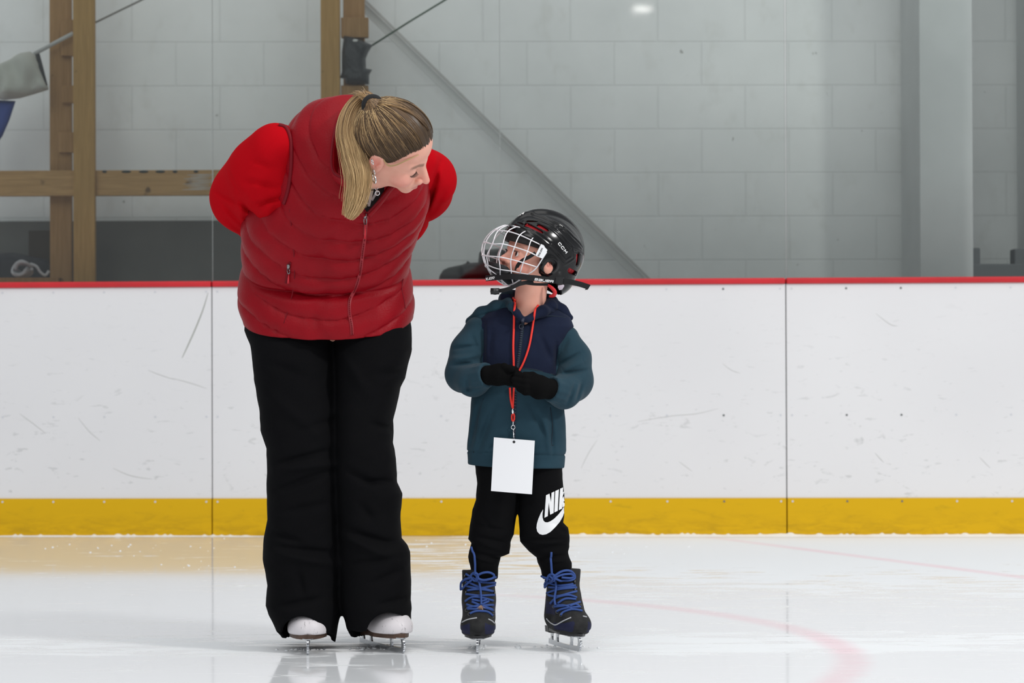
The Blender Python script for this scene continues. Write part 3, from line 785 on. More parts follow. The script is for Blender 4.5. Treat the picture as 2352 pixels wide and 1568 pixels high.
LB = table([(690, 770, 928, 48, 95), (715, 766, 934, 46, 100), (751, 762, 941, 44, 108), (802, 764, 943, 38, 118), (840, 766, 934, 34, 122), (868, 768, 928, 30, 115), (889, 770, 917, 26, 112), (945, 771, 905, 18, 106), (965, 772, 901, 14, 102), (991, 772, 902, 12, 100), (1016, 772, 900, 8, 97), (1052, 772, 907, 8, 95), (1108, 773, 909, 8, 92), (1134, 774, 920, 10, 92), (1155, 774, 918, 12, 90), (1175, 776, 915, 14, 90), (1236, 779, 919, 16, 92), (1252, 780, 932, 18, 95), (1267, 780, 938, 18, 98), (1333, 781, 940, 20, 98), (1364, 781, 939, 22, 100), (1380, 783, 938, 24, 103), (1399, 787, 941, 26, 106), (1435, 795, 938, 32, 110), (1480, 806, 925, 36, 110)])
def crease(p, ls):
    """ls: (x0,y0,x1,y1,amp,width) ridges (amp<0 bulges out) on the front"""
    o = 0
    for x0, y0, x1, y1, am, wd in ls:
        a = np.array([x0, 1490-y0]); b = np.array([x1, 1490-y1]); ab = b-a; v = p[..., [0, 2]]-a
        t = np.clip((v*ab).sum(-1)/ab.dot(ab), 0, 1); dd = np.hypot(*(v-t[..., None]*ab).T)
        o = o+am*np.exp(-(dd/wd)**2)*np.sin(np.clip(t, .03, .97)*math.pi)**.5
    return o
TC = [(640, 1060, 760, 1030, 7, 7), (635, 1075, 770, 1060, -8, 9), (640, 1120, 765, 1075, 8, 8), (625, 1215, 700, 1240, 7, 8), (640, 1248, 770, 1265, 9, 9), (640, 1262, 775, 1290, -8, 10), (690, 1300, 700, 1360, 6, 9),
      (640, 1385, 740, 1365, 7, 8), (800, 1075, 870, 1110, 7, 9), (840, 1100, 905, 1100, 8, 7), (800, 1210, 915, 1250, 8, 9), (790, 1225, 905, 1275, -8, 10), (860, 1330, 930, 1300, 7, 9), (800, 1290, 930, 1270, 5, 8), (860, 970, 905, 985, 7, 7),
      (700, 985, 770, 960, 5, 9), (620, 900, 760, 1010, -5, 14), (780, 800, 850, 900, -5, 12), (880, 860, 935, 845, 6, 9), (600, 820, 720, 870, 4, 12), (830, 1150, 860, 1190, 5, 10), (870, 1380, 935, 1365, 6, 7), (650, 1170, 760, 1150, 5, 9)]
def pants(p):
    q = p
    a = tube_sdf(q, LA, 2.4); b = tube_sdf(q, LB, 2.4)
    d = smin(a, b, 14)
    d = d+crease(p, TC)*np.clip((30-p[..., 1])/40, 0, 1)+noise(p, 38, 1, 10, (1, 1, .7))*2.0-1.5+noise(p, 14, 2, 10, (1, 1, 1.6))*.7
    cl = cone(p, (748, 60, 740), (748, 60, 830), 180, 120)
    d = smax(d, p[..., 2]-788, 6)
    # hems: front edge arches over the boots, back edge nearly touches the ice
    back = np.clip((p[..., 1]+10)/60, 0, 1); L = p[..., 0] < 778
    zf = np.where(L, 1490-1446+.0*p[..., 0], 1490-1440)
    zh = zf*(1-back)+back*np.where(L, 20, 22)+2.0*np.sin(p[..., 0]*.12)
    zh = zh+np.where(L, 1, 0)*np.clip((p[..., 0]-748)/20, 0, 1)*(-10)
    d = smax(d, zh-p[..., 2], 3)
    for cx, cy, rx, ry, sl in ((697, 1452, 48, 47, 0), (893, 1450, 50, 52, 0)):
        e = np.sqrt(((p[..., 0]-cx)/rx)**2+((p[..., 2]-(1490-cy))/ry)**2)-1; e = np.maximum(e*rx, p[..., 1]-5)
        d = smax(d, -e, 3)
    # hollow cuffs
    for T in (LA, LB):
        c_ = tube_sdf(p, T, 2.2)+9; c_ = np.maximum(c_, p[..., 2]-95)
        d = np.maximum(d, -c_)
    return d
sdf_obj('trousers', pants, (530, -150, -10), (970, 230, 830), 4.2, m_snowp, WOM)

# vest ----------------------------------------------------------------
m_vest = mat('red_quilted_nylon', (.26, .0018, .0075), .46, spec=.16, sheen=0, bump=220, bstr=.3, bdist=.003, var=.12, vscale=9)
m_fleece = fabric('red_fleece', (.45, .0035, .0085), .95, .0, 600, .3, .05, 6, .03)
m_piping = mat('dark_red_piping', (.17, .003, .009), .6, spec=.2)
m_zip = mat('red_zip', (.30, .006, .015), .5)
# stations: y, x, d, half width, half depth, lean(deg), roll(deg)
VS = [(720, 748, 45, 199, 152, 22, 0), (690, 746, 42, 203, 154, 22, 0), (660, 744, 38, 203, 154, 24, 0), (630, 745, 30, 198, 150, 27, 0), (610, 746, 24, 193, 143, 30, 0), (590, 747, 16, 194, 143, 33, 1), (560, 750, 4, 198, 148, 36, 1),
      (520, 760, -18, 204, 154, 40, 2), (480, 777, -45, 204, 156, 44, 4), (440, 800, -75, 194, 150, 47, 7), (405, 815, -102, 180, 142, 49, 10), (370, 826, -128, 168, 130, 51, 12), (345, 832, -145, 158, 112, 52, 14), (325, 838, -160, 142, 96, 53, 15), (308, 842, -175, 112, 80, 54, 15), (296, 846, -188, 76, 66, 55, 15), (290, 850, -196, 40, 40, 55, 15)]
VS = np.array(VS, float)
def vest_pt(s, th):
    """s in station index, th: 0 = image right, 90deg = front"""
    i = np.arange(len(VS)); v = [np.interp(s, i, VS[:, k]) for k in range(7)]
    y, x, d, a, b, le, ro = v; le = np.radians(le); ro = np.radians(ro)
    R = np.stack([np.cos(ro), 0*ro, -np.sin(ro)], -1)
    N = np.stack([0*ro, -np.cos(le), -np.sin(le)], -1); N = N+np.sin(le)[..., None]*np.stack([-np.sin(ro)*.3, 0*ro, 0*ro], -1)
    C = np.stack([x, d, 1490-y], -1)
    pw = 2/2.35; c = np.cos(th); s_ = np.sin(th)
    return C+R*(a*np.sign(c)*np.abs(c)**pw)[..., None]+N*(b*np.sign(s_)*np.abs(s_)**pw)[..., None], R, N, C
nu, nv = 260, 230
SV = np.linspace(0, len(VS)-1, nv); TH = np.linspace(0, 2*np.pi, nu, endpoint=False)+math.radians(-95)
SS, TT = np.meshgrid(SV, TH, indexing='ij')
Pv, Rv, Nv, Cv = vest_pt(SS, TT)
# smooth stations
for _ in range(6): Pv[1:-1] = (Pv[:-2]+2*Pv[1:-1]+Pv[2:])/4
arc = np.concatenate([[0], np.cumsum(np.linalg.norm(np.diff(Pv[:, nu//2], axis=0), axis=1))])
out_ = Pv-Cv; out_ /= np.linalg.norm(out_, axis=-1)[..., None]+1e-9
frn = np.clip(np.sin(TT), 0, 1)
dth = (TT-math.pi/2)
zipx = 0.0
ph = (arc[:, None]+62*np.exp(-(dth/.85)**2)+ 10*noise(Pv, 160, 21, 6))/50.0
puff = np.abs(np.sin(math.pi*ph))**.45
waist = np.exp(-((SS-3.9)/.38)**2)*frn*(.6+.5*noise(Pv, 90, 8, 6))
belly = np.exp(-((SS-5.6)/1.1)**2)*frn
disp = 9*puff-9-24*waist+9*belly+3.2*noise(Pv, 26, 4, 10, (1, 1, 1))+4*noise(Pv, 60, 5, 10, (.6, 1, 1.5))
dz = np.abs(dth-.05*np.sin(SS)); disp = disp-5*np.exp(-(dz*150/9)**2)*1.0
disp = disp+ (noise(Pv, 12, 6, 8, (2.2, 1, .5))*2.6)*np.abs(1-puff)
side = np.abs(np.cos(TT))
disp = disp*(1-.45*side**4)+1
Pv = Pv+out_*disp[..., None]
hem = Pv[0].copy()
rows_ = [hem+np.array([0, 0, 6])+(Cv[0]-hem)*.05, hem+np.array([0, 0, -3])] 
V_ = np.concatenate([np.stack(rows_), Pv]).reshape(-1, 3); nr = nv+2
F_ = [(i*nu+k, i*nu+(k+1) % nu, (i+1)*nu+(k+1) % nu, (i+1)*nu+k) for i in range(nr-1) for k in range(nu)]
F_.append(tuple(range((nr-1)*nu, nr*nu)))
vest = mk('vest', W(V_), F_, m_vest, WOM)
bvv = bvh_of(vest)

# fleece sleeves
def armR(p):
    d = chain(p, [P(650, 355, -122), PF(608, 398, -80), PF(566, 452, 15), P(606, 516, 110), P(690, 590, 205)], [64, 70, 68, 50, 34], 60)
    d = smin(d, sph(p, PF(632, 448, -92), 66), 50)
    
    f = crease(p, [(668, 462, 600, 478, 12, 6), (668, 470, 590, 512, -7, 12), (560, 462, 615, 522, 12, 7), (640, 400, 560, 500, -5, 16), (665, 440, 580, 425, 8, 7), (520, 470, 565, 520, 8, 6), (500, 440, 560, 470, 6, 6), (655, 400, 600, 380, 5, 7), (655, 335, 562, 425, 1.3, 2.4), (530, 380, 565, 450, 1.3, 2.4), (565, 450, 640, 530, 8, 9), (645, 500, 600, 420, -5, 12), (520, 500, 560, 530, 6, 8), (655, 480, 625, 530, 9, 8), (575, 470, 575, 540, 6, 9)])
    return d+f+noise(p, 60, 31, 8)*3+noise(p, 18, 33, 8)*.8
def armL(p):
    d = chain(p, [P(958, 392, -96), PF(985, 412, -30), PF(975, 438, 40), P(920, 500, 125), P(840, 585, 205)], [56, 58, 60, 50, 34], 30)
    d = smin(d, sph(p, P(955, 440, 10), 60), 30)
    f = crease(p, [(1015, 380, 980, 500, 12, 7), (1000, 440, 955, 520, 10, 6), (1030, 440, 985, 500, 5, 7), (1000, 360, 1022, 430, -4, 9), (960, 480, 1000, 440, 6, 8)])
    return d+f+noise(p, 40, 32, 8)*3
sdf_obj('sleeve', armR, (460, -190, 860), (740, 260, 1220), 4.0, m_fleece, WOM)
sdf_obj('sleeve', armL, (790, -180, 860), (1070, 260, 1200), 4.0, m_fleece, WOM)

# head frame
HW = Head(PF(900, 341, -315), frame((.85, -.02, -.50), (.46, -.63, .62)), .87)
NECK = P(848, 330, -170)
def body_w(p):
    q = HW.loc(p); far = sph(p, HW.o, 0) > 190
    d = np.where(far, sph(p, HW.o, 150), 0); n_ = ~far
    d[n_] = face_sdf(q[n_], False, .8)*HW.k
    nb = HW.fig((0, -18, -70))
    d = smin(d, cone(p, NECK, nb, 54, 50), 22)
    d = smin(d, chain(p, [P(848, 345, -165), P(815, 430, -60), P(770, 560, 30), P(752, 680, 45)], [56, 105, 120, 118], 40), 30)
    for s, sh, el, wr in ((-1, P(670, 370, -110), P(555, 455, 50), P(700, 598, 215)), (1, P(950, 400, -100), P(975, 440, 40), P(830, 592, 215))):
        d = smin(d, chain(p, [sh, el, wr], [42, 36, 22], 14), 12)
    # hands clasped behind the back
    d = smin(d, cone(p, P(700, 598, 215), P(745, 606, 228), 24, 26), 10); d = smin(d, cone(p, P(830, 592, 215), P(785, 600, 222), 24, 25), 10)
    for i in range(4):
        d = smin(d, chain(p, [P(745, 592+9*i, 238), P(775, 590+10*i, 248), P(796, 594+10*i, 240)], [8.5, 8, 7], 3), 3)
    d = smin(d, chain(p, [P(735, 588, 236), P(752, 574, 246), P(770, 570, 246)], [9, 8, 7], 3), 3)
    for lx, x2 in ((678, 696), (846, 868)):
        d = smin(d, chain(p, [P(lx, 760, 50), P(lx, 1090, 0), P(x2, 1400, 50)], [50, 40, 30], 20), 20)
    return d
sdf_obj('body', body_w, (540, -440, 60), (1040, 270, 1300), 4.2, m_skin, WOM, None) if False else None
fa = face_attrs(HW)
# head is finer than the rest: one field meshed in one piece
body_obj = sdf_obj('body', lambda p: np.maximum(body_w(p), -1e9), (530, -450, 60), (1050, 272, 1300), 3.0, m_skin, WOM, fa, 4)

# eyes, lashes
def eyeball(H, parent, iris, sx):
    c = H.fig((32*sx, 72.5, -2)); mb = MB(); mb.ball(W(c), 12.2*H.k*SC, 12); return mb.build('eye', mat('eye_white', (.75, .72, .70), .2), parent)
m_lash = mat('eyelash', (.02, .014, .012), .6)
for sx in (1, -1):
    mb = MB()
    for i in range(15):
        t = i/14; a = np.array([(20+24*t)*sx, 86-10*t**2-1.5, -7.0-2.0*math.sin(math.pi*t)]); b = a+np.array([(t-.35)*5*sx, 8, -5+2*t])
        mb.tube(W(HW.fig(spline(np.array([a, (a+b)/2+np.array([0, .8, -1.5]), b]), 3))), np.linspace(.8, .25, 7)*HW.k*SC, 4)
    mb.build('eyelash', m_lash, WOM)

# hair -----------------------------------------------------------------
m_hair = mat('blonde_brown_hair', (.2, .12, .06), .40, spec=.35); q = NT(m_hair)
t = q.attr('tone'); cr = q.n('ValToRGB'); q.l(t, cr.inputs[0]); cr.color_ramp.elements[0].color = (.030, .018, .010, 1); cr.color_ramp.elements[1].color = (.72, .50, .25, 1)
e = cr.color_ramp.elements.new(.35); e.color = (.12, .068, .032, 1); e = cr.color_ramp.elements.new(.65); e.color = (.38, .235, .11, 1); q.base(cr.outputs[0])
hc = np.array([0, -10, 42.]); hr = np.array([83, 102, 91.])
TIE = np.array([6, -84, 88.])
def hairline(q):
    """positive where hair grows: above a line running forehead - temple - ear - nape"""
    x, y, z = np.abs(q[..., 0]), q[..., 1], q[..., 2]
    z0 = np.interp(y, [-120, -60, -18, 0, 22, 40, 55, 70, 95], [-62, -55, -18, 12, 10, 34, 52, 66, 74])
    return z-z0
def haircap(p):
    q = HW.loc(p); hl_ = np.maximum(hairline(q), 0); d = ell(q, hc, hr)+6.5*np.exp(-hl_/9)
    # gathered ridges running to the tie
    v = q-TIE; v = v/np.linalg.norm(v, axis=-1)[..., None]
    an = np.arctan2(v[..., 0], v[..., 2]*.8+v[..., 1]*.6)
    d = d+.9*np.sin(an*46+2*np.sin(an*9))+.6*np.sin(an*90)
    part = np.exp(-(q[..., 0]/3.5)**2)*np.clip((q[..., 1]+10)/40, 0, 1)*np.clip((q[..., 2]-40)/20, 0, 1); d = d+3.5*part
    d = smin(d, cone(q, TIE*.86, TIE*1.08, 30, 15), 22)
    d = smax(d, -hairline(q), 5)
    d = np.maximum(d, -ell(q, hc, hr-16))
    return d*HW.k
def tone_cap(p):
    q = HW.loc(p); v = q-TIE; L = np.linalg.norm(v, axis=-1); v = v/L[:, None]
    an = np.arctan2(v[..., 0], v[..., 2]*.8+v[..., 1]*.6)
    s = .5+.5*np.sin(an*31+1.5*np.sin(an*11)); b = np.clip(1-L/190, 0, 1)
    return np.clip(.02+.35*s*b+.22*b, 0, 1)
LOH = HW.o-200; HIH = HW.o+200
cap = sdf_obj('hair', haircap, HW.o-150, HW.o+160, 2.6, m_hair, WOM, {'tone': tone_cap}, 3)
mb = MB(); r = np.random.default_rng(5)
def on_cap(d, off=1.0):
    q_ = d/(hr); k_ = 1/np.linalg.norm(q_, axis=-1); s_ = hc+d*k_[..., None]; hl_ = np.maximum(hairline(s_), 0); return hc+d*k_[..., None]*(1+(off-6.5*np.exp(-hl_/9))/90)[..., None]
for i in range(2800):
    # start on the hairline or on the parting
    if r.random() < .45:
        yy = r.uniform(-10, 82); st = np.array([r.choice([-1, 1])*r.uniform(1.5, 4), yy, 120.])
    else:
        sx = r.choice([-1, 1], p=[.2, .8]); yy = r.uniform(-70, 80); z0 = np.interp(yy, [-120, -60, -18, 0, 22, 40, 55, 70, 95], [-62, -55, -18, 12, 10, 34, 52, 66, 74])
        w_ = math.sqrt(max(0, 1-((yy-hc[1])/hr[1])**2-((z0-hc[2])/hr[2])**2)); st = np.array([sx*hr[0]*w_, yy, z0+r.uniform(-5, 9)])
    a = st-hc; b = TIE-hc+r.normal(size=3)*4; n = 16; tt = np.linspace(r.uniform(0, .25) if r.random() < .5 else 0, .97, n)
    sag = np.array([0, 0, -1.0])*0
    an_ = a/np.linalg.norm(a); bn = b/np.linalg.norm(b); om = math.acos(np.clip(an_.dot(bn), -1, 1)); 
    pts = (np.sin((1-tt)*om)[:, None]*an_+np.sin(tt*om)[:, None]*bn)/math.sin(om)
    pts = on_cap(pts, r.uniform(.2, 2.2))+(np.sin(tt*6+i)[:, None]*r.normal(size=3)*.6)
    pts[-3:] += (TIE*1.03-pts[-3:])*np.array([.15, .4, .8])[:, None]
    hl = r.random() < .42; base_ = r.uniform(.0, .18); tn = np.clip(base_+(1.05 if hl else .25)*np.linspace(.1, 1, n)**.8*r.uniform(.6, 1.1), 0, 1)
    mb.tube(W(HW.fig(pts)), np.concatenate([np.linspace(.5, 1.0, 3), np.full(n-3, 1.0)])*r.uniform(.45, .95)*HW.k*SC, 4, False, a=tn)
for k_ in range(14):      # pale loose strands lying along the temple towards the ear
    L_ = spline(np.array([(80-k_*.05, 2, 20+k_*.3), (80, 20, 9+k_*.4), (76, 36, 17+k_*.4), (66, 56, 42+k_*.3), (48, 74, 62)]), 5); L_ = L_+r.normal(size=3)*.35
    mb.tube(W(HW.fig(L_)), np.linspace(.3, .7, len(L_))*HW.k*SC, 4, False, a=.85)
mb.build('hair_strands', m_hair, cap, attr='tone')
# ponytail
T0 = HW.fig(TIE*1.06)
pc = spline(np.array([T0, PF(842, 226, -285), PF(815, 250, -300), PF(802, 300, -330), PF(812, 350, -352), PF(824, 400, -362), PF(822, 440, -362), PF(812, 475, -358), PF(800, 498, -350)]), 8)
mb = MB(); nP = len(pc); tt = np.linspace(0, 1, nP)
wid = np.interp(tt, [0, .1, .3, .6, .8, 1], [10, 16, 23, 26, 20, 8])
Tn = np.gradient(pc, axis=0); Tn /= np.linalg.norm(Tn, axis=1)[:, None]
Bx = np.cross(Tn, np.array([0, 1.0, 0])); Bx /= np.linalg.norm(Bx, axis=1)[:, None]+1e-9; By = np.cross(Bx, Tn)
for i in range(1500):
    a_ = r.uniform(0, 2*math.pi); rd = math.sqrt(r.random()); u0, v0 = rd*math.cos(a_), rd*math.sin(a_)*.75
    e_ = int(nP*np.clip(r.normal(.92, .10), .55, 1)); 
    dr = r.normal(size=2)*.12; fr_ = tt[:e_]**2
    fly = (r.random() < .06)*r.normal(size=2)*.5
    pts = pc[:e_]+Bx[:e_]*(wid[:e_]*(u0+dr[0]*fr_*3+fly[0]*fr_+.05*np.sin(tt[:e_]*9+i)))[:, None]+By[:e_]*(wid[:e_]*(v0+dr[1]*fr_*2+fly[1]*fr_))[:, None]
    tn = np.clip(.45+.55*tt[:e_]**.6+r.normal()*.15-(.18 if rd < .6 else 0)-.2*(u0 > .55)*(1-tt[:e_]), 0.05, 1)
    mb.tube(W(pts), np.linspace(1.0, .35, e_)*r.uniform(.5, 1.1)*SC, 4, False, a=tn)
for i in range(40):       # stray tuft above the tie
    a_ = T0+r.normal(size=3)*4; b_ = PF(826+r.normal()*10, 212+r.normal()*6, -290); c_ = (a_+b_)/2+np.array([-6, 0, 10.])
    q_ = spline(np.array([a_, c_, b_]), 5); mb.tube(W(q_), np.linspace(.8, .25, len(q_))*SC, 4, False, a=.7)
mb.build('ponytail', m_hair, cap, attr='tone')
mb = MB(); Tt = (pc[4]-pc[0]); Tt /= np.linalg.norm(Tt); c0 = HW.fig(TIE*1.04)
ax1 = np.cross(Tt, [0, 1, 0]); ax1 /= np.linalg.norm(ax1); ax2 = np.cross(Tt, ax1)
ring = [c0+17*(math.cos(t)*ax1+math.sin(t)*ax2) for t in np.linspace(0, 2*math.pi, 29)]
mb.tube(W(np.array(ring)), 7.5*SC, 8, False); mb.build('hair_tie', mat('black_elastic', (.008, .008, .009), .8), cap)

# jewellery
def ringmb(c, ax_a, ax_b, R, r_, n=24, gap=0): 
    mb = MB(); mb.tube(W(np.array([c+R*(math.cos(t)*ax_a+math.sin(t)*ax_b) for t in np.linspace(gap, 2*math.pi-gap, n)])), r_*SC, 8, gap > 0); return mb
Rr, Rf, Ru = HW.M
for (yy, zz, R_, rw) in ((5, -37, 8, 2.2), (-2, -20, 4, 1.3), (-16, 4, 4.5, 1.1)):
    c_ = HW.fig((91, yy, zz)); ringmb(c_, (Rf*.8+Rr*.6), np.array([0, -.2, 1]), R_, rw).build('earring', m_silver, WOM)
# collar -----------------------------------------------------------------
rim = [(838, 488, -262), (800, 418, -275), (766, 392, -272), (764, 335, -262), (776, 280, -240), (802, 240, -215), (850, 225, -205), (905, 250, -215), (935, 320, -235), (925, 395, -262), (892, 438, -275), (846, 488, -264)]
bas = [(838, 492, -250), (806, 436, -245), (776, 404, -225), (772, 345, -205), (780, 292, -185), (806, 262, -165), (850, 252, -155), (900, 270, -165), (925, 325, -190), (915, 400, -225), (885, 440, -245), (848, 492, -252)]
ra_ = spline(np.array([PF(*v) for v in rim]), 8); ba_ = spline(np.array([PF(*v) for v in bas]), 8); nn_ = len(ra_)
V_ = []; lay = 7
for j in range(lay+1):
    t = j/lay; V_.append(ba_*(1-t)+ra_*t)
V_ = np.stack(V_); cen = V_.mean((0, 1)); o2 = V_-cen; o2[..., 1] = 0; o2 /= np.linalg.norm(o2, axis=-1)[..., None]
V_ = V_+o2*(5*np.sin(np.linspace(0, 1, lay+1)*math.pi)[:, None, None])+noise(V_, 20, 40, 8)[..., None]*o2*2
F_ = [(i*nn_+k, i*nn_+k+1, (i+1)*nn_+k+1, (i+1)*nn_+k) for i in range(lay) for k in range(nn_-1)]
co = mk('collar', W(V_.reshape(-1, 3)), F_, m_vest, WOM); md = co.modifiers.new('thick', 'SOLIDIFY'); md.thickness = .010; md.offset = 0
mb = MB(); mb.tube(W(ra_), 3.0*SC, 8); mb.build('piping', m_piping, co)
# shirt inside the collar
m_shirt = mat('black_printed_shirt', (.02, .02, .022), .8); m_print = mat('white_print', (.75, .74, .74), .7)
fs = np.array([PF(826, 420, -232), PF(886, 420, -232), PF(880, 455, -244), PF(843, 486, -252), PF(820, 450, -240)])
mb = MB()
V_ = np.concatenate([fs, fs+np.array([0, 14, 4])]); mb.add(W(V_), [(0, 1, 2, 3, 4), (9, 8, 7, 6, 5)]+[(i, i+5, (i+1) % 5+5, (i+1) % 5) for i in range(5)])
sh = mb.build('shirt', m_shirt, WOM, False); bs = bvh_of(sh); mb = MB()
for po in ([(833, 432), (868, 430), (868, 434), (833, 436)], [(836, 440), (842, 440), (846, 470), (840, 466)], [(850, 438), (858, 438), (850, 474), (845, 474)], [(862, 440), (870, 439), (856, 462), (853, 458)]): decal(mb, bs, po, 3, .8)
mb.build('shirt_print', m_print, sh, False)
# necklace
mb = MB(); pn_ = [PF(838, 392, -250), PF(850, 415, -270), PF(866, 436, -290), PF(874, 424, -282), PF(884, 408, -270)]
mb.tube(W(np.array(pn_)), .9*SC, 6); nk = mb.build('necklace', m_silver, WOM); ringmb(PF(868, 442, -291), np.array([1., 0, 0]), np.array([0, -.1, 1.]), 4.6, 1.2).build('pendant', m_silver, nk)

# vest zip, pocket zips, armhole piping
def strip(mb, b, pts, wd, off=.8, k=4, flat=.35):
    pp = drape(b, pts, k, off)
    if len(pp) > 2: mb.tube(pp, wd/2*SC, 8, True, flat, nrm=(0, -1, 0))
zp = [(843, 490), (840, 515), (838, 545), (833, 580), (829, 612), (824, 640), (815, 665), (803, 690), (803, 720), (808, 750), (809, 769)]
mb = MB(); strip(mb, bvv, zp, 9, .6); zo = mb.build('zip', m_zip, vest)
mb = MB()
pp = drape(bvv, zp, 14, 3.0)
for a, b_ in zip(pp[:-1:2], pp[1::2]): mb.tube([a, (a+b_)/2, b_], 1.5*SC, 5)
mb.build('zip_teeth', m_piping, zo)
m_gun = mat('gunmetal', (.30, .29, .29), .3, metal=.9)
def zpull(x, y, y2, par, b, mt):
    mb = MB(); a = hit(b, x, y, 6); c_ = hit(b, x, y+10, 6)
    mb.tube([a, c_], 3.6*SC, 8); ringpts = [hit(b, x+3.2*math.sin(t), y+16-7*math.cos(t), 5) for t in np.linspace(0, 6.28, 14)]; mb.tube(ringpts, 1.0*SC, 6, False)
    o = mb.build('zip_pull', m_gun, par); mb = MB(); mb.tube([hit(b, x, y+24, 5), hit(b, x-.5, y2-12, 5), hit(b, x-1, y2, 5)], np.array([1.4, 3.0, 4.2])*SC, 8, True, .6); mb.build('pull_tab', mt, par)
m_tab = mat('coral_red', (.62, .02, .035), .5)
zpull(839, 490, 545, zo, bvv, m_tab)
mb = MB(); strip(mb, bvv, [(667, 602), (661, 622), (657, 650)], 6, .8); pz = mb.build('pocket_zip', m_piping, vest); zpull(664, 606, 649, pz, bvv, m_tab)
mb = MB(); strip(mb, bvv, [(926, 640), (922, 662), (928, 690), (930, 708)], 3, .5); mb.build('pocket_seam', m_piping, vest)
mb = MB(); strip(mb, bvv, [(665, 480), (678, 620), (668, 690), (652, 742)], 2.0, .3); mb.build('seam', m_piping, vest)
body_b = None
both = bvh_of(vest, *[o for o in WOM.children if o.name.startswith('sleeve')])
mb = MB(); strip(mb, both, [(640, 288), (653, 291), (662, 303), (668, 325), (670, 356), (668, 400), (661, 440), (652, 468)], 9, 2.0, 5, .8); mb.build('piping', m_piping, vest)

# skates: generic boot on a blade --------------------------------------------
def skate(par, origin, yaw, roll, kind, k=1.0):
    """local: x right, y back(+)/toe(-), z up, figure units; origin = blade contact below the ankle"""
    cy_, sy_ = math.cos(yaw), math.sin(yaw); R_ = np.array([[cy_, -sy_, 0], [sy_, cy_, 0], [0, 0, 1]])
    cr_, sr_ = math.cos(roll), math.sin(roll); R2 = np.array([[cr_, 0, sr_], [0, 1, 0], [-sr_, 0, cr_]])
    R_ = R_@R2; o = np.array(origin, float)
    tf = lambda q: np.asarray(q, float)*k@R_.T+o
    lc = lambda p: ((p-o)@R_)/k
    return tf, lc
def blade_mb(tf, y0, y1, zs, toe=True):
    """side outline runner + two stanchion groups, y0 toe .. y1 heel"""
    L = y1-y0; poly = []
    def seg(pl, th):
        mb_ = []; n = len(pl)
        return [(p[0], p[1]) for p in pl]
    mb = MB()
    def slab(pl, t):
        n = len(pl); V = [(-t/2, y, z) for y, z in pl]+[(t/2, y, z) for y, z in pl]
        mb.add(W(tf(V)), [tuple(range(n)), tuple(range(n, 2*n))[::-1]]+[(i, i+n, (i+1) % n+n, (i+1) % n) for i in range(n)])
    # runner
    bot = [(y0+L*t, 1.5*(2*t-1)**4*1.2) for t in np.linspace(0.03, 1, 14)]; top = [(y0+L*t, 13-3*math.sin(math.pi*t)) for t in np.linspace(1, 0.03, 14)]
    slab(bot+top, 4.2)
    # toe hook rising to the sole
    arc_ = [(y0+7-10*math.sin(t)-1, zs*.5-zs*.5*math.cos(t)) for t in np.linspace(.0, math.pi, 14)]
    arc2 = [(y0+16-9*math.sin(t), 9+(zs-9)*.5-(zs-9)*.5*math.cos(t)) for t in np.linspace(0, math.pi, 14)][::-1]
    slab(arc_+arc2, 5)
    for i in range(5):   # toe picks
        z = 3+5*i; yb_ = y0+5-9*math.sin(min(3.14, math.acos(max(-1, 1-2*z/zs)))); slab([(yb_-4, z+2), (yb_+2, z-1.5), (yb_+2, z+4)], 4.6)
    for ys, w0, w1 in ((y0+.27*L, 6, 15), (y0+.74*L, 6, 14), (y0+.92*L, 6, 15)):
        pl = [(ys-w1/2, zs), (ys-w0/2, zs*.62), (ys-w0/2-2, 12), (ys-w1/2, 9), (ys+w1/2, 9), (ys+w0/2+2, 12), (ys+w0/2, zs*.62), (ys+w1/2, zs)]
        slab(pl, 4.4)
    # mounting plate
    mb2 = MB(); V = []; 
    for z in (zs, zs+2.5):
        for t in np.linspace(0, 2*math.pi, 20, endpoint=False): V.append((20*math.cos(t)*(1 if True else 1), y0+.25*L+.25*L*math.sin(t), z))
    mb.add(W(tf(V)), [tuple(range(20)), tuple(range(20, 40))[::-1]]+[(i, i+20, (i+1) % 20+20, (i+1) % 20) for i in range(20)])
    mb.box((-13, y0+.70*L, zs), (13, y0+1.0*L, zs+2.5)); mb.V[-1] = W(tf(mb.V[-1]))
    return mb
m_white = mat('white_leather', (.72, .69, .70), .42, spec=.3); q = NT(m_white); ob = q.obj(); a = q.noise(q.map(ob, (30, 30, 12)), 4, 5, .7, .6)
c = q.mix(q.rng(a, .60, .68, 0, .8), (.72, .68, .70), (.25, .23, .24)); q.base(c)
m_sole = mat('brown_sole', (.085, .045, .028), .5, var=.35, vscale=30)
def sole_mb(tf, outline, z0, z1):
    n = len(outline); mb = MB(); V = [(x, y, z0) for x, y in outline]+[(x*1.02, y*1.01, z1) for x, y in outline]
    mb.add(W(tf(V)), [tuple(range(n))[::-1], tuple(range(n, 2*n))]+[(i, (i+1) % n, (i+1) % n+n, i+n) for i in range(n)]); return mb
def foot_outline(L0, L1, wt, wh, n=28):
    """toe at y=L0 (neg), heel at L1"""
    o = []
    for t in np.linspace(0, 2*math.pi, n, endpoint=False):
        y = math.cos(t); s_ = math.sin(t); yy = (L0+L1)/2-(L1-L0)/2*y; f = (yy-L0)/(L1-L0)
        w = np.interp(f, [0, .12, .3, .55, .8, 1], [wt*.72, wt*.95, wt, wt*.74, wh, wh*.8]); o.append((w*s_*(1 if abs(s_) < 1 else 1)*1.0/max(.001, 1)*min(1, abs(s_)**-.35 if s_ else 1), yy))
    return o
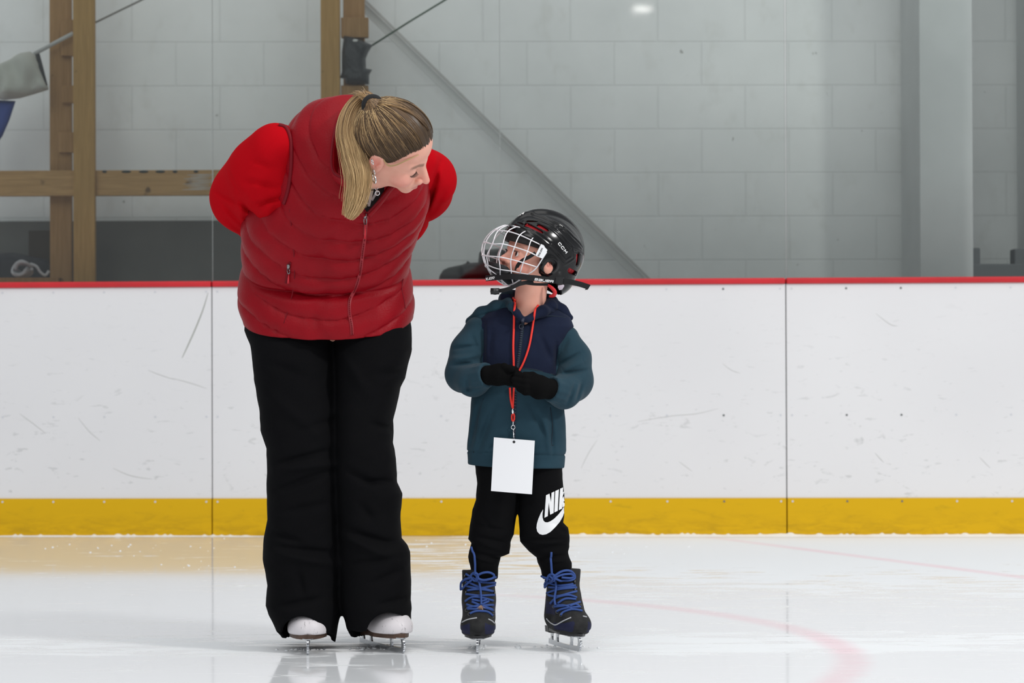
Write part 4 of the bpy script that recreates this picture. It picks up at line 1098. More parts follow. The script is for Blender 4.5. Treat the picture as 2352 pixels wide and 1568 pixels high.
def white_skate(org, yaw, lab):
    tf, lc = skate(WOM, org, yaw, 0, 'f')
    def up(p):
        q = lc(p); d = ell(q, (0, -62, 54), (47, 58, 40)); d = smin(d, ell(q, (0, 0, 58), (36, 74, 38)), 26); d = smin(d, cone(q, (0, 60, 66), (0, 74, 190), 40, 42), 26)
        d = smin(d, ell(q, (0, 72, 60), (34, 42, 36)), 18)
        d = smax(d, 43-q[..., 2], 3)
        seam = np.exp(-(q[..., 0]/1.4)**2)*(q[..., 1] < -90)*1.2; return d+seam
    bt = sdf_obj('skate', up, (org[0]-110, org[1]-160, 25), (org[0]+110, org[1]+170, 215), 4.0, m_white, WOM)
    tag(bt, lab)
    ol = foot_outline(-121, 112, 47, 35); s = sole_mb(tf, ol, 33, 44).build('sole', m_sole, bt, False); bevel(s, .0012)
    mb = MB(); hl = [(x, y) for x, y in ol if y > 45]; 
    hl = foot_outline(42, 112, 30, 30, 16); n = len(hl); V = [(x*.82, y, 33-8) for x, y in hl]+[(x, y, 43) for x, y in hl]
    mb = MB(); mb.add(W(tf(V)), [tuple(range(n))[::-1], tuple(range(n, 2*n))]+[(i, (i+1) % n, (i+1) % n+n, i+n) for i in range(n)]); mb.build('heel', m_sole, bt, False)
    blade_mb(tf, -128, 118, 33).build('blade', m_steel, bt, False)
    return bt
white_skate(P(704, 1490, 32), math.radians(4), 'white figure skate pointing straight at the viewer')
white_skate(P(870, 1490, 38), math.radians(27), 'white figure skate turned out towards the child')
# ================================================================== child in helmet
g1 = W(P(1192, 1490, 15)); g1[2] = 0
KID = empty('person', g1, 'small child in black caged helmet and teal and navy jacket looking up at the woman', 'person')
m_teal = fabric('teal_fleece', (.021, .050, .070), .95, .08, 500, .35, .10, 12, .1)
m_navy = fabric('navy_softshell', (.012, .017, .038), .8, .15, 500, .2, .10, 12)
m_jkt = fabric('two_tone_fleece', (.02, .06, .09), .9, .04, 500, .3, 0, 10, .08); q = NT(m_jkt)
vv = q.rng(q.noise(q.obj(), 12, 4), .3, .7); ca = q.mix(vv, (.017, .042, .060), (.024, .056, .078)); cb_ = q.mix(vv, (.010, .014, .032), (.014, .020, .044)); yk = q.attr('yoke'); q.base(q.mix(q.math('GREATER_THAN', yk, 0.0), ca, cb_))
YOKE = [(1094, 700), (1100, 735), (1108, 752), (1110, 786), (1109, 842), (1195, 846), (1234, 851), (1276, 862), (1278, 828), (1282, 797), (1303, 767), (1345, 742), (1345, 660), (1094, 660)]
def poly_sd(x, y, poly):
    Pq = np.array(poly, float); n = len(Pq); d = np.full(x.shape, 1e9); c = np.zeros(x.shape, bool)
    for i in range(n):
        a = Pq[i-1]; b = Pq[i]; e = b-a; t = np.clip(((x-a[0])*e[0]+(y-a[1])*e[1])/e.dot(e), 0, 1)
        d = np.minimum(d, np.hypot(x-a[0]-t*e[0], y-a[1]-t*e[1]))
        with np.errstate(divide='ignore', invalid='ignore'):
            k = ((b[1] > y) != (a[1] > y)) & (x < (a[0]-b[0])*(y-b[1])/((a[1]-b[1]) if a[1] != b[1] else 1e-9)+b[0])
        c ^= k
    return np.where(c, d, -d)
# sweatpants -------------------------------------------------------------
m_sweat = fabric('black_sweat_fabric', (.0048, .0048, .0054), .85, .0, 500, .25, .1, 6, .06)
CA = table([(1040, 1086, 1196, 12, 66), (1080, 1090, 1194, 10, 62), (1110, 1092, 1191, 8, 58), (1147, 1091, 1189, 6, 55), (1170, 1084, 1186, 4, 52), (1187, 1082, 1184, 4, 52), (1226, 1075, 1180, 4, 52), (1237, 1073, 1174, 4, 50), (1246, 1080, 1171, 4, 47), (1262, 1075, 1169, 6, 46), (1271, 1074, 1168, 6, 44), (1279, 1072, 1150, 8, 42), (1290, 1073, 1146, 8, 40), (1304, 1077, 1143, 10, 38), (1340, 1080, 1140, 14, 36)])
CB = table([(1040, 1182, 1292, 12, 66), (1080, 1186, 1289, 10, 62), (1122, 1188, 1294, 8, 58), (1150, 1190, 1296, 6, 55), (1182, 1190, 1294, 4, 52), (1200, 1190, 1291, 4, 52), (1211, 1190, 1302, 4, 52), (1231, 1190, 1305, 4, 52), (1243, 1192, 1304, 4, 50), (1256, 1203, 1304, 6, 48), (1266, 1212, 1302, 6, 46), (1280, 1230, 1305, 8, 42), (1292, 1232, 1311, 8, 40), (1310, 1240, 1312, 10, 38), (1345, 1246, 1312, 14, 36)])
KC = [(1082, 1200, 1160, 1215, 4, 5), (1085, 1225, 1165, 1245, 4, 5), (1090, 1240, 1160, 1262, -4, 6), (1078, 1262, 1160, 1282, 4, 4), (1076, 1275, 1140, 1290, -3, 4), (1200, 1235, 1290, 1238, 4, 5), (1220, 1255, 1302, 1250, 4, 5), (1215, 1245, 1300, 1240, -4, 5), (1235, 1278, 1308, 1272, 4, 4), (1240, 1290, 1305, 1284, -3, 4), (1100, 1180, 1130, 1210, 3, 6), (1270, 1200, 1300, 1225, 3, 5), (1190, 1090, 1195, 1140, 4, 6)]
def kpants(p):
    d = smin(tube_sdf(p, CA, 2.2), tube_sdf(p, CB, 2.2), 6)+crease(p, KC)*np.clip((20-p[..., 1])/30, 0, 1)+noise(p, 22, 61, 8)*1.4+noise(p, 9, 62, 8, (1, 1, 2))*.45
    d = smax(d, p[..., 2]-(1490-1050), 4); return smax(d, (1490-1330)-p[..., 2], 4)
kp = sdf_obj('sweatpants', kpants, (1060, -70, 150), (1325, 95, 450), 2.4, m_sweat, KID)
bkp = bvh_of(kp)
m_logo = mat('white_logo_print', (.86, .86, .87), .7)
z5 = lambda L: [(1040+x/3.564, 1080+y/3.564) for x, y in L]
mb = MB()
for L in ([(763, 203), (789, 191), (777, 374), (750, 387)], [(776, 197), (791, 190), (812, 300), (812, 355), (797, 362)], [(808, 183), (831, 172), (824, 349), (799, 361), (803, 280)],
          [(839, 168), (867, 155), (858, 330), (830, 344)], [(877, 150), (901, 139), (893, 312), (867, 325)], [(896, 215), (899, 139), (907, 128), (909, 180)], [(894, 235), (905, 210), (918, 275), (910, 296), (896, 300)],
          [(740, 318), (720, 350), (700, 398), (688, 440), (685, 470), (692, 500), (710, 520), (735, 527), (765, 522), (800, 502), (840, 463), (875, 420), (900, 375), (913, 335), (916, 282), (893, 322), (862, 362), (830, 394), (800, 415), (775, 425), (755, 423), (742, 410), (735, 385), (734, 355)]):
    if L[0] == (740, 318): mb.build('lettering', m_logo, kp, False); mb = MB()
    decal(mb, bkp, z5(L), 2.2, .9)
mb.build('swoosh_print', m_logo, kp, False)

# jacket -------------------------------------------------------------------
JT = table([(690, 1150, 1245, 15, 30), (712, 1118, 1285, 12, 42), (730, 1098, 1310, 8, 52), (750, 1090, 1318, 6, 60), (780, 1092, 1300, 4, 66), (820, 1096, 1290, 2, 70), (860, 1096, 1288, 2, 73), (905, 1084, 1292, 2, 75), (960, 1079, 1297, 2, 76), (1010, 1074, 1299, 2, 77), (1035, 1072, 1298, 2, 77), (1042, 1073, 1296, 2, 75), (1062, 1074, 1294, 2, 75), (1080, 1076, 1292, 2, 74)])
JC = [(1135, 930, 1095, 1040, 4, 8), (1215, 925, 1255, 1010, 4, 7), (1262, 925, 1268, 1045, 3, 5), (1245, 950, 1262, 1040, -3, 7), (1100, 925, 1080, 1030, 3, 6), (1150, 1010, 1120, 1035, 3, 6), (1112, 740, 1112, 840, 4, 5), (1278, 790, 1276, 850, 4, 5), (1240, 770, 1265, 830, 2.5, 7), (1130, 760, 1125, 820, 2, 7)]
def jacket(p):
    z = p[..., 2]; d = tube_sdf(p, JT, 2.3)+1.6*crease(p, JC)*np.clip((10-p[..., 1])/20, 0, 1)
    d = d+noise(p, 26, 71, 9, (1, 1, .5))*1.6+noise(p, 10, 72, 8)*.35
    d = d+1.8*np.exp(-((z-(1490-1040-.045*(p[..., 0]-1183)))/2.0)**2)
    sl = (1490-1071)-.05*(p[..., 0]-1183)-1.5*np.sin((p[..., 0]-1070)/50)
    d = smax(d, sl-z, 3)
    # neck opening
    nk_ = cone(p, (1205, -48, 752), (1212, -30, 820), 9, 48); d = smax(d, -nk_, 5)
    d = smax(d, -np.maximum(tube_sdf(p, JT, 2.3)+8, z-470), 1)
    return d
jk = sdf_obj('jacket', jacket, (1055, -95, 405), (1335, 95, 815), 2.6, m_jkt, KID, {'yoke': lambda p: poly_sd(p[..., 0], 1490-p[..., 2], YOKE)})
def ksl(pts, rs, cr, cuff, seed):
    c0, c1 = cuff
    def f(p):
        d = chain(p, pts, rs, 16)+1.7*crease(p, cr)*np.clip((20-p[..., 1])/40, 0, 1)+noise(p, 24, seed, 8)*1.5
        e = cone(p, c0, c1, rs[-1]-1, rs[-1]-2); ax_ = (np.array(c1)-c0); ax_ = ax_/np.linalg.norm(ax_)
        v = p-np.array(c0); s_ = np.cross(v, ax_); an = np.arctan2(s_[..., 2], s_[..., 1]); e = e+1.3*np.sin(an*13)
        d = smin(d, e, 4); pl = (p-np.array(c1))@ax_; d = smax(d, pl-1, 2.5); d = smax(d, -(np.maximum(cone(p, c0, np.array(c1)+ax_*8, rs[-1]-8, rs[-1]-8), -3-pl)), 2); return d
    return f
sa = ksl([P(1098, 762, 6), P(1078, 805, -2), P(1066, 858, -18), P(1088, 872, -62), P(1112, 862, -90)], [33, 40, 40, 34, 29], [(1040, 800, 1095, 795, 4, 5), (1035, 825, 1100, 815, -4, 7), (1040, 838, 1090, 835, 4, 5), (1075, 870, 1078, 900, 4, 5), (1060, 895, 1100, 890, 3, 5), (1085, 770, 1095, 800, 3, 6)], (P(1104, 864, -84), P(1119, 861, -98)), 81)
sb = ksl([P(1302, 778, 6), P(1316, 820, -2), P(1318, 878, -18), P(1295, 900, -62), P(1272, 895, -90)], [31, 38, 40, 36, 30], [(1335, 810, 1285, 838, 4, 5), (1350, 850, 1290, 860, 4, 5), (1340, 830, 1290, 850, -4, 7), (1320, 880, 1300, 925, 4, 5), (1335, 880, 1320, 920, 4, 5), (1305, 775, 1290, 810, 2, 6)], (P(1280, 897, -84), P(1264, 892, -98)), 82)
s1 = sdf_obj('sleeve', sa, (1015, -140, 560), (1150, 70, 790), 2.4, m_teal, KID)
s2 = sdf_obj('sleeve', sb, (1235, -140, 530), (1370, 70, 770), 2.4, m_teal, KID)
# hood and collar
def hood(p):
    d = chain(p, [P(1082, 738, 22), P(1108, 722, 8), P(1140, 708, -4), P(1168, 700, -12)], [12, 17, 17, 11], 10)
    d = smin(d, chain(p, [P(1168, 700, -12), P(1170, 690, 30), P(1215, 690, 58), P(1262, 698, 30), P(1264, 706, -14), P(1246, 716, -44), P(1212, 734, -64)], [11, 22, 30, 20, 13, 11, 7], 14), 10)
    d = smin(d, chain(p, [P(1262, 700, 10), P(1290, 716, 14), P(1310, 730, 16)], [18, 16, 9], 10), 10)
    d = smin(d, chain(p, [P(1168, 694, -14), P(1176, 706, -42), P(1186, 720, -56), P(1200, 735, -64)], [10, 10, 9, 6], 6), 6)
    d = smax(d, -cone(p, (1212, -12, 770), (1212, -30, 850), 30, 44), 5)
    return d+noise(p, 14, 91, 8)*1.6+crease(p, [(1080, 730, 1165, 708, 3, 3), (1255, 700, 1290, 722, 3, 4)])
hd = sdf_obj('hood', hood, (1060, -80, 730), (1335, 110, 830), 2.2, m_jkt, jk, {'yoke': lambda p: (p[..., 0]-1178)+0*p[..., 2]})

# head ------------------------------------------------------------------------
HK = Head(P(1230, 599, -12), frame((-.84, -.45, .27), (.26, .02, .96)), .78)
def body_k(p):
    q = HK.loc(p); far = sph(p, HK.o, 0) > 150
    d = np.where(far, sph(p, HK.o, 110), 0); n_ = ~far; d[n_] = face_sdf(q[n_], True, .2)*HK.k
    d = smin(d, cone(p, P(1212, 740, -5), HK.fig((0, -10, -60)), 37, 36), 14)
    d = smin(d, chain(p, [P(1212, 740, -5), P(1200, 800, 0), P(1190, 1000, 0)], [36, 55, 60], 20), 16)
    for s, pts in ((0, [P(1120, 770, 5), P(1075, 860, -18), P(1140, 862, -96)]), (1, [P(1290, 775, 5), P(1312, 880, -18), P(1240, 890, -100)])):
        d = smin(d, chain(p, pts, [24, 20, 14], 10), 10)
    for pts in ([P(1150, 1020, 0), P(1130, 1180, 2), P(1107, 1320, 20), P(1101, 1400, 24)], [P(1235, 1020, 0), P(1245, 1180, 2), P(1276, 1320, 20), P(1286, 1395, 24)]):
        d = smin(d, chain(p, pts, [42, 34, 18, 13], 10), 10)
    return d
sdf_obj('body', body_k, (1030, -130, 60), (1360, 110, 990), 2.2, m_skin, KID, face_attrs(HK, True), 4)
m_eye = mat('eyeball', (.8, .78, .77), .12, coat=.5); q = NT(m_eye); iris = q.attr('iris'); q.base(q.mix(q.math('GREATER_THAN', iris, .94), q.mix(q.math('GREATER_THAN', iris, .84), (.80, .77, .75), (.055, .045, .040)), (.004, .004, .004)))
for sx in (1, -1):
    c = HK.fig((32*sx, 71.5, -2.5)); mb = MB(); n = 26; V = []; I = []
    lk = HK.M.T@np.array([0, 1, 0.]); lk = lk*1.0+np.array([-.10, -.05, .10]); lk /= np.linalg.norm(lk)
    mb.ball((0, 0, 0), 1, n); v = mb.V[0]; a = v@lk; a = .5+.5*a
    mb.V[0] = W(c+v*13.2*HK.k); mb.A[0] = np.where(v@lk > .955, .96, np.where(v@lk > .80, .88, .5)); mb.build('eye', m_eye, KID, attr='iris')
    mb = MB()
    for i in range(9):
        t = i/8; a = np.array([(22+20*t)*sx, 85-9*t**2, 4.5-3*abs(t-.4)]); b = a+np.array([(t-.3)*4*sx, 5, 3.5]); mb.tube(W(HK.fig(np.array([a, (a+b)/2+[0, .5, -.5], b]))), np.array([.7, .5, .25])*HK.k*SC, 4)
    mb.build('eyelash', m_lash, KID)
# short hair under the helmet
m_kh = mat('short_blond_hair', (.26, .17, .09), .7, bump=300, bstr=.6)
def khair(p):
    q = HK.loc(p); d = ell(q, (0, -10, 42), (79, 99, 86)); y = q[..., 1]; z0 = np.interp(y, [-110, -60, -18, 5, 25, 45, 70, 100], [-58, -56, -20, 5, 30, 50, 66, 76]); return (smax(d, z0-q[..., 2], 4)+noise(q, 7, 5, 6)*.7)*HK.k
sdf_obj('hair', khair, HK.o-110, HK.o+110, 3, m_kh, KID)

# helmet -------------------------------------------------------------------------
m_shell = mat('glossy_black_shell', (.005, .005, .0055), .17, spec=.32, coat=.0)
m_liner = mat('red_liner', (.55, .008, .016), .6)
m_blkpl = mat('black_plastic', (.010, .010, .011), .35)
m_foam = mat('black_foam', (.010, .010, .010), .8)
m_strap = mat('black_webbing', (.007, .007, .008), .85, bump=400, bstr=.3)
m_wpl = mat('white_plastic', (.72, .73, .75), .35)
m_whit = mat('white_lettering', (.85, .85, .85), .5)
m_wire = mat('cage_wire', (.78, .77, .80), .3, metal=.25, spec=.6)
HC = np.array([0, -13, 38.]); HR = np.array([94, 132, 106.])
def hit_ell(H, x, y, c, r, side=1):
    """near (or far) hit of the viewing ray with an ellipsoid given in head coordinates"""
    o_, d_ = ray(x, y); o_ = np.array(o_); d_ = np.array(d_); of = np.array([o_[0]/SC+1176, (o_[1]-YF)/SC, o_[2]/SC]); df = d_/SC; df /= np.linalg.norm(df)
    a = (H.M@(of-H.o))/H.k; b = H.M@df/H.k
    A_ = (a-c)/r; B_ = b/r; qa = B_.dot(B_); qb = 2*A_.dot(B_); qc = A_.dot(A_)-1; D = qb*qb-4*qa*qc
    t = (-qb-side*math.sqrt(max(D, 0)))/(2*qa); pt = a+b*t
    if D < 0: v = (pt-c)/r; pt = c+v/np.linalg.norm(v)*r
    return pt
z2 = lambda x, y: (1080+x/6.533, 460+y/6.533)
def hs(x, y): px_, py_ = z2(x, y); return hit_ell(HK, px_, py_, HC, HR+np.array([3, 3, 3]))
VENT = [((850, 300), (985, 305), 7), ((830, 350), (1060, 465), 7.5), ((1035, 365), (1150, 430), 8), ((1640, 820), (1625, 960), 10), ((1500, 1060), (1590, 1100), 9), ((1340, 560), (1330, 570), .5)]
VENT3 = [(hs(*a), hs(*b), r_) for a, b, r_ in VENT]
EAR = hs(1190, 985)
PLT = [hs(*v) for v in ((1215, 700), (1430, 940), (1550, 850), (1340, 620))]
GRV = [[hs(*v) for v in L] for L in ([(820, 290), (1000, 300), (1200, 380), (1330, 480), (1440, 620), (1560, 740), (1700, 800)], [(760, 190), (960, 210), (1180, 290), (1370, 380), (1560, 560), (1690, 700)], [(1210, 700), (1430, 945), (1560, 860), (1530, 740)], [(700, 330), (900, 420), (1100, 560), (1200, 640)], [(1370, 380), (1320, 400)])]
def mir(p): return np.array([-p[0], p[1], p[2]])
def helm(p):
    q = HK.loc(p); d = ell(q, HC, HR); m = q.copy(); m[..., 0] = -np.abs(q[..., 0])     # the visible side is local -x
    d = smin(d, ell(m, HC+np.array([0, -4, 10]), HR*np.array([.52, 1.0, 1.04])), 4)
    d = smin(d, ell(m, (0, -66, -22), (74, 68, 66)), 16)
    for a, b, r_ in VENT3:
        dn = (HC-(a+b)/2); dn = dn/np.linalg.norm(dn)*9
        d = smax(d, -smin(cone(m, a, b, r_*.85, r_*.7), cone(m, a+dn, b+dn, r_*.8, r_*.7), 3), 2)
    for L in GRV:
        e = None
        for a, b in zip(L[:-1], L[1:]):
            s_ = seg_d(m, a, b); e = s_ if e is None else np.minimum(e, s_)
        d = d+2.6*np.exp(-(e/2.3)**2)-1.3*np.exp(-((e-6)/3.5)**2)
    ee = np.linalg.norm(m-EAR, axis=-1); d = d-4*np.exp(-((ee-24)/7)**2)
    d = smax(d, 11-ee, 2.5)
    y = q[..., 1]; z0 = np.interp(y, [-130, -100, -60, -20, 8, 22, 34, 50, 75, 130], [-64, -84, -84, -50, -40, -12, 28, 42, 50, 58])
    d = smax(d, z0-q[..., 2], 3)
    inn = ell(q, HC+np.array([0, 0, -3]), HR-9); inn = np.minimum(inn, ell(q, (0, -52, -30), (67, 70, 70)))
    d = smax(d, -inn, 2)
    return d*HK.k
he = sdf_obj('helmet', helm, HK.o-np.array([130, 130, 80]), HK.o+np.array([150, 140, 140]), 1.7, m_shell, KID, None, 4); tag(he, 'glossy black helmet')
def liner(p):
    q = HK.loc(p); d = ell(q, HC, HR-8); d = np.maximum(d, -ell(q, HC, HR-13)); y = q[..., 1]; z0 = np.interp(y, [-130, -60, -20, 8, 22, 34, 50, 130], [-42, -46, -40, -20, 0, 40, 55, 66]); return smax(d, z0-q[..., 2], 2)*HK.k
sdf_obj('liner', liner, HK.o-np.array([110, 120, 60]), HK.o+np.array([130, 120, 130]), 2.6, m_liner, he)
mb = MB()   # red padding peeking out at the nape
nap = [P(1263, 664, -40), P(1268, 672, -44), P(1272, 668, -48), P(1276, 660, -44)]
q_ = spline(np.array([P(1256, 655, -42), P(1266, 662, -50), P(1274, 672, -52), P(1271, 680, -48), P(1262, 682, -42)]), 5); mb.tube(W(q_), np.interp(np.linspace(0, 1, len(q_)), [0, .3, .7, 1], [2.5, 4.5, 5, 3])*SC, 8)
mb.build('nape_pad', mat('bright_red_pad', (.65, .02, .025), .5), he)
bhe = bvh_of(he)
mb = MB(); f2 = lambda x, y: z2(x, y)
word(mb, bhe, 'CCM', f2(1318, 652), np.array([5.6, 7.0])*.78, np.array([3.6, -3.2])*1.05, 1.5, .5, .8, 1.3, .0)
mb.build('lettering', m_whit, he, False); mb = MB(); word(mb, bhe, 'CCM', f2(630, 272), np.array([6.6, -2.6]), np.array([2.0, -4.2]), 1.5, .4, .8, 1.3, .2)
if mb.V: mb.build('lettering', m_whit, he, False)
# maker's sticker at the back
mb = MB(); decal(mb, bhe, [z2(x, y) for x, y in ((1318, 1275), (1400, 1262), (1412, 1280), (1380, 1335), (1335, 1345), (1315, 1310))], 1.5, .8)
if mb.V: mb.build('sticker', mat('pale_sticker', (.72, .62, .70), .5), he, False)
# brow foam
def brow_pad(p):
    q = HK.loc(p); d = ell(q, HC+np.array([0, 2, 0]), HR-8); d = np.maximum(d, -ell(q, HC, HR-20)); d = smax(d, 30-q[..., 2], 2); d = smax(d, q[..., 2]-62, 2); return smax(d, 20-q[..., 1], 2)*HK.k
sdf_obj('brow_pad', brow_pad, HK.o-np.array([110, 100, 20]), HK.o+np.array([100, 100, 100]), 2.4, m_foam, he)

# cage ----------------------------------------------------------------------------
CC = np.array([0, 34, -3.]); CR = np.array([94, 138, 97.])
def cg(x, y): px_, py_ = z2(x, y); return hit_ell(HK, px_, py_, CC, CR)
ccage = empty('cage', W(HK.fig((0, 60, 0))), None, None); ccage.location = Vector(W(HK.fig((0, 60, 0))))-Vector(KID.location)-Vector(he.location); ccage.parent = he
if 'label' in ccage: del ccage['label']
bpy.data.objects.remove(ccage)
mb = MB()
def wire(mbx, L, r_=1.75, mirror=True, k=4):
    L = np.array(L); q_ = spline(L, k)
    v = (q_-CC)/CR; q_ = CC+v/np.linalg.norm(v, axis=1)[:, None]*CR
    mbx.tube(W(HK.fig(q_)), r_*HK.k*SC, 7)
    if mirror: q2_ = q_*np.array([-1, 1, 1]); mbx.tube(W(HK.fig(q2_)), r_*HK.k*SC, 7)
def meri(p): v = np.array([0, p[1], p[2]])-CC; v = v/CR; return CC+v/np.linalg.norm(v)*CR
V1 = [(700, 395), (565, 465), (490, 655), (430, 848), (450, 1035), (510, 1265)]
V2 = [(860, 450), (745, 520), (665, 700), (610, 885), (615, 1060), (640, 1235)]
V3 = [(990, 525), (915, 598), (860, 765), (795, 935), (750, 1090), (725, 1205)]
V0 = [(560, 378), (425, 450), (335, 655), (250, 835), (268, 970), (300, 1110)]
L0, L1, L2, L3 = [[cg(*v) for v in V] for V in (V0, V1, V2, V3)]
for L in (L0, L1, L2, L3): wire(mb, L)
mid = [meri(p) for p in L0]; wire(mb, mid, mirror=False)
ends = [cg(1085, 590), cg(1050, 665), cg(985, 825), cg(1000, 1000), cg(870, 1110)]
for i in range(5):
    wire(mb, [mid[i], L0[i], L1[i], L2[i], L3[i], ends[i]])
wire(mb, [mid[5], L0[5], cg(430, 1215), cg(520, 1255), cg(590, 1270), cg(725, 1205)])
wire(mb, [cg(1165, 640), cg(1190, 690), cg(1160, 750), cg(1080, 880), cg(1000, 1005), cg(930, 1070), cg(870, 1110), cg(725, 1205), cg(590, 1270)], 2.0)
wire(mb, [cg(330, 1215), cg(420, 1305), cg(520, 1275)])
cage = mb.build('cage', m_wire, he)
# cheek clips with the white plate
def plate(pts, name, mt, th=2.2, lift=5, par=he, c=CC, r_=CR):
    n = len(pts); q_ = np.array([hit_ell(HK, *z2(*v), c, r_+lift) for v in pts]); q2_ = np.array([hit_ell(HK, *z2(*v), c, r_+lift-th*2) for v in pts])
    V = W(HK.fig(np.concatenate([q_, q2_]))); o = mk(name, V, [tuple(range(n)), tuple(range(n, 2*n))[::-1]]+[(i, i+n, (i+1) % n+n, (i+1) % n) for i in range(n)], mt, par, False)
    bm = bmesh.new(); bm.from_mesh(o.data); bmesh.ops.recalc_face_normals(bm, faces=bm.faces); bm.to_mesh(o.data); bm.free(); bevel(o, .0006); return o
wp = plate([(1062, 655), (1150, 690), (1172, 725), (1095, 862), (1075, 872), (985, 835), (982, 815)], 'clip_plate', m_wpl)
bwp = bvh_of(wp); mb = MB(); word(mb, bwp, 'BAUER', z2(1032, 838), np.array([1.55, -3.0])*.95, np.array([-2.9, -1.2])*1.0, .75, .32, .4, 1.2, 0)
if mb.V: mb.build('lettering', m_blkpl, he, False)
plate([(1090, 555), (1150, 560), (1195, 610), (1170, 665), (1120, 650), (1080, 610)], 'visor_clip', m_blkpl, 5, 8)
plate([(570, 368), (630, 360), (640, 378), (590, 392)], 'centre_clip', m_blkpl, 5, 4)
def chin(p):
    q = HK.loc(p); d = np.abs(ell(q, CC, CR*.93))-4.5; d = smax(d, np.abs(q[..., 2]+70)-24, 4); d = smax(d, np.abs(q[..., 0])-54, 4); d = smax(d, 50-q[..., 1], 4); d = smin(d, smax(ell(q, (0, 100, -66), (34, 30, 22)), q[..., 2]+50, 3), 6); return d*HK.k
cc_ = sdf_obj('chin_cup', chin, HK.o-np.array([150, 120, 110]), HK.o+np.array([60, 80, 20]), 2.0, m_blkpl, he)
# straps
def band(pts, w, name, par=he, mt=m_strap, flat=.22, taper=None, k=6):
    mb = MB(); q_ = spline(np.array(pts), k); r_ = np.full(len(q_), w/2.)
    if taper: r_[:taper] *= np.linspace(.5, 1, taper)
    mb.tube(W(q_), r_*SC, 10, True, flat, nrm=(0, -1, 0)); return mb.build(name, mt, par)
mb = MB()
def ribbon(pts, w, name, mt=m_strap, par=he, th=1.6, k=6, skew=0):
    q_ = spline(np.array(pts, float), k); T = np.gradient(q_, axis=0); T /= np.linalg.norm(T, axis=1)[:, None]
    n = len(q_); up = np.cross(T, np.array([0, 1.0, 0])); up /= np.linalg.norm(up, axis=1)[:, None]; nr_ = np.cross(up, T)
    V = []
    for i in range(n): V += [q_[i]+up[i]*w/2-nr_[i]*th/2, q_[i]-up[i]*w/2-nr_[i]*th/2, q_[i]-up[i]*w/2+nr_[i]*th/2, q_[i]+up[i]*w/2+nr_[i]*th/2]
    V = np.array(V)
    if skew: V[-4:] += np.array([[0, 0, 0], [skew, 0, 0], [skew, 0, 0], [0, 0, 0]])
    F = [(i*4+k_, i*4+(k_+1) % 4, (i+1)*4+(k_+1) % 4, (i+1)*4+k_) for i in range(n-1) for k_ in range(4)]+[(3, 2, 1, 0), (4*n-4, 4*n-3, 4*n-2, 4*n-1)]
    o = mk(name, W(V), F, mt, par, False); bm = bmesh.new(); bm.from_mesh(o.data); bmesh.ops.recalc_face_normals(bm, faces=bm.faces); bm.to_mesh(o.data); bm.free(); return o
st1 = ribbon([P(1117, 641, -56), P(1135, 640, -70), P(1158, 638, -80), P(1190, 639, -98), P(1232, 643, -106), P(1262, 647, -98), P(1282, 649, -94)], 13, 'chin_strap')
st2 = ribbon([P(1280, 649, -96), P(1300, 650, -98), P(1328, 656, -102), P(1352, 664, -104)], 12, 'strap_end', skew=-10)
ribbon([P(1276, 647, -96), P(1284, 648, -98), P(1292, 649, -99)], 15, 'buckle', m_blkpl, th=5)
ribbon([P(1128, 668, -70), P(1150, 670, -86), P(1172, 665, -96), P(1195, 655, -100), P(1225, 650, -100)], 9, 'lower_strap')
ribbon([P(1196, 652, -98), P(1228, 656, -96), P(1258, 656, -86)], 6, 'lower_strap')
ribbon([P(1186, 624, -78), P(1190, 612, -82), P(1200, 602, -88), P(1216, 594, -92), P(1230, 585, -92)], 8, 'cheek_strap')
mb = MB(); mb.ball(W(P(1138, 672, -80)), np.array([11, 9, 7])*SC, 8); mb.box(W(P(1128, 678, -88)), W(P(1148, 664, -74))); mb.build('chin_snap', m_blkpl, he)
bst = bvh_of(st1); mb = MB(); word(mb, bst, 'BAUER', z2(968, 1198), np.array([6.6, .85]), np.array([.5, -4.6]), 1.3, .34, .5, 1.3, .3)
if mb.V: mb.build('lettering', m_whit, he, False)
bcc = bvh_of(cc_, st1); mb = MB(); word(mb, bcc, 'AUER', z2(215, 1200), np.array([4.3, -.6]), np.array([.6, -5.2]), 1.3, .34, .6, 1.3, .3)
if mb.V: mb.build('lettering', m_whit, he, False)

# gloves ----------------------------------------------------------------------------
m_glove = fabric('black_knit', (.0045, .0045, .0047), .95, .0, 700, .5, .1, 10, .06)
def gl1(p):
    d = chain(p, [P(1104, 864, -88), P(1122, 861, -98), P(1146, 860, -104), P(1158, 862, -104)], [15, 20, 24, 19], 8)
    for i, (yy, ex, dd) in enumerate(((846, 1184, -104), (856, 1192, -108), (866, 1192, -110), (876, 1184, -110))):
        d = smin(d, chain(p, [P(1152, 850+7*i, -106), P(1170, yy, dd-4), P(ex, yy+3, dd)], [9, 8.5, 7.5], 3), 4)
    return smin(d, chain(p, [P(1138, 846, -112), P(1158, 842, -120), P(1176, 848, -124)], [9, 8, 7], 3), 4)+noise(p, 8, 5, 6)*.5
def gl2(p):
    d = chain(p, [P(1280, 896, -88), P(1262, 893, -100), P(1236, 888, -114), P(1222, 884, -118)], [15, 21, 26, 21], 8)
    for i, (y0_, yy, ex, ye, dd) in enumerate(((870, 862, 1186, 858, -128), (879, 872, 1180, 868, -131), (888, 883, 1182, 878, -131), (897, 893, 1192, 888, -128))):
        d = smin(d, chain(p, [P(1228, y0_+1, -122), P(1206, yy+4, dd-2), P(ex, ye+3, dd+2)], [9.5, 9, 7.5], 3), 3)
    return smin(d, chain(p, [P(1240, 872, -118), P(1222, 862, -122), P(1204, 860, -122)], [9, 8.5, 7], 3), 4)+noise(p, 8, 6, 6)*.5
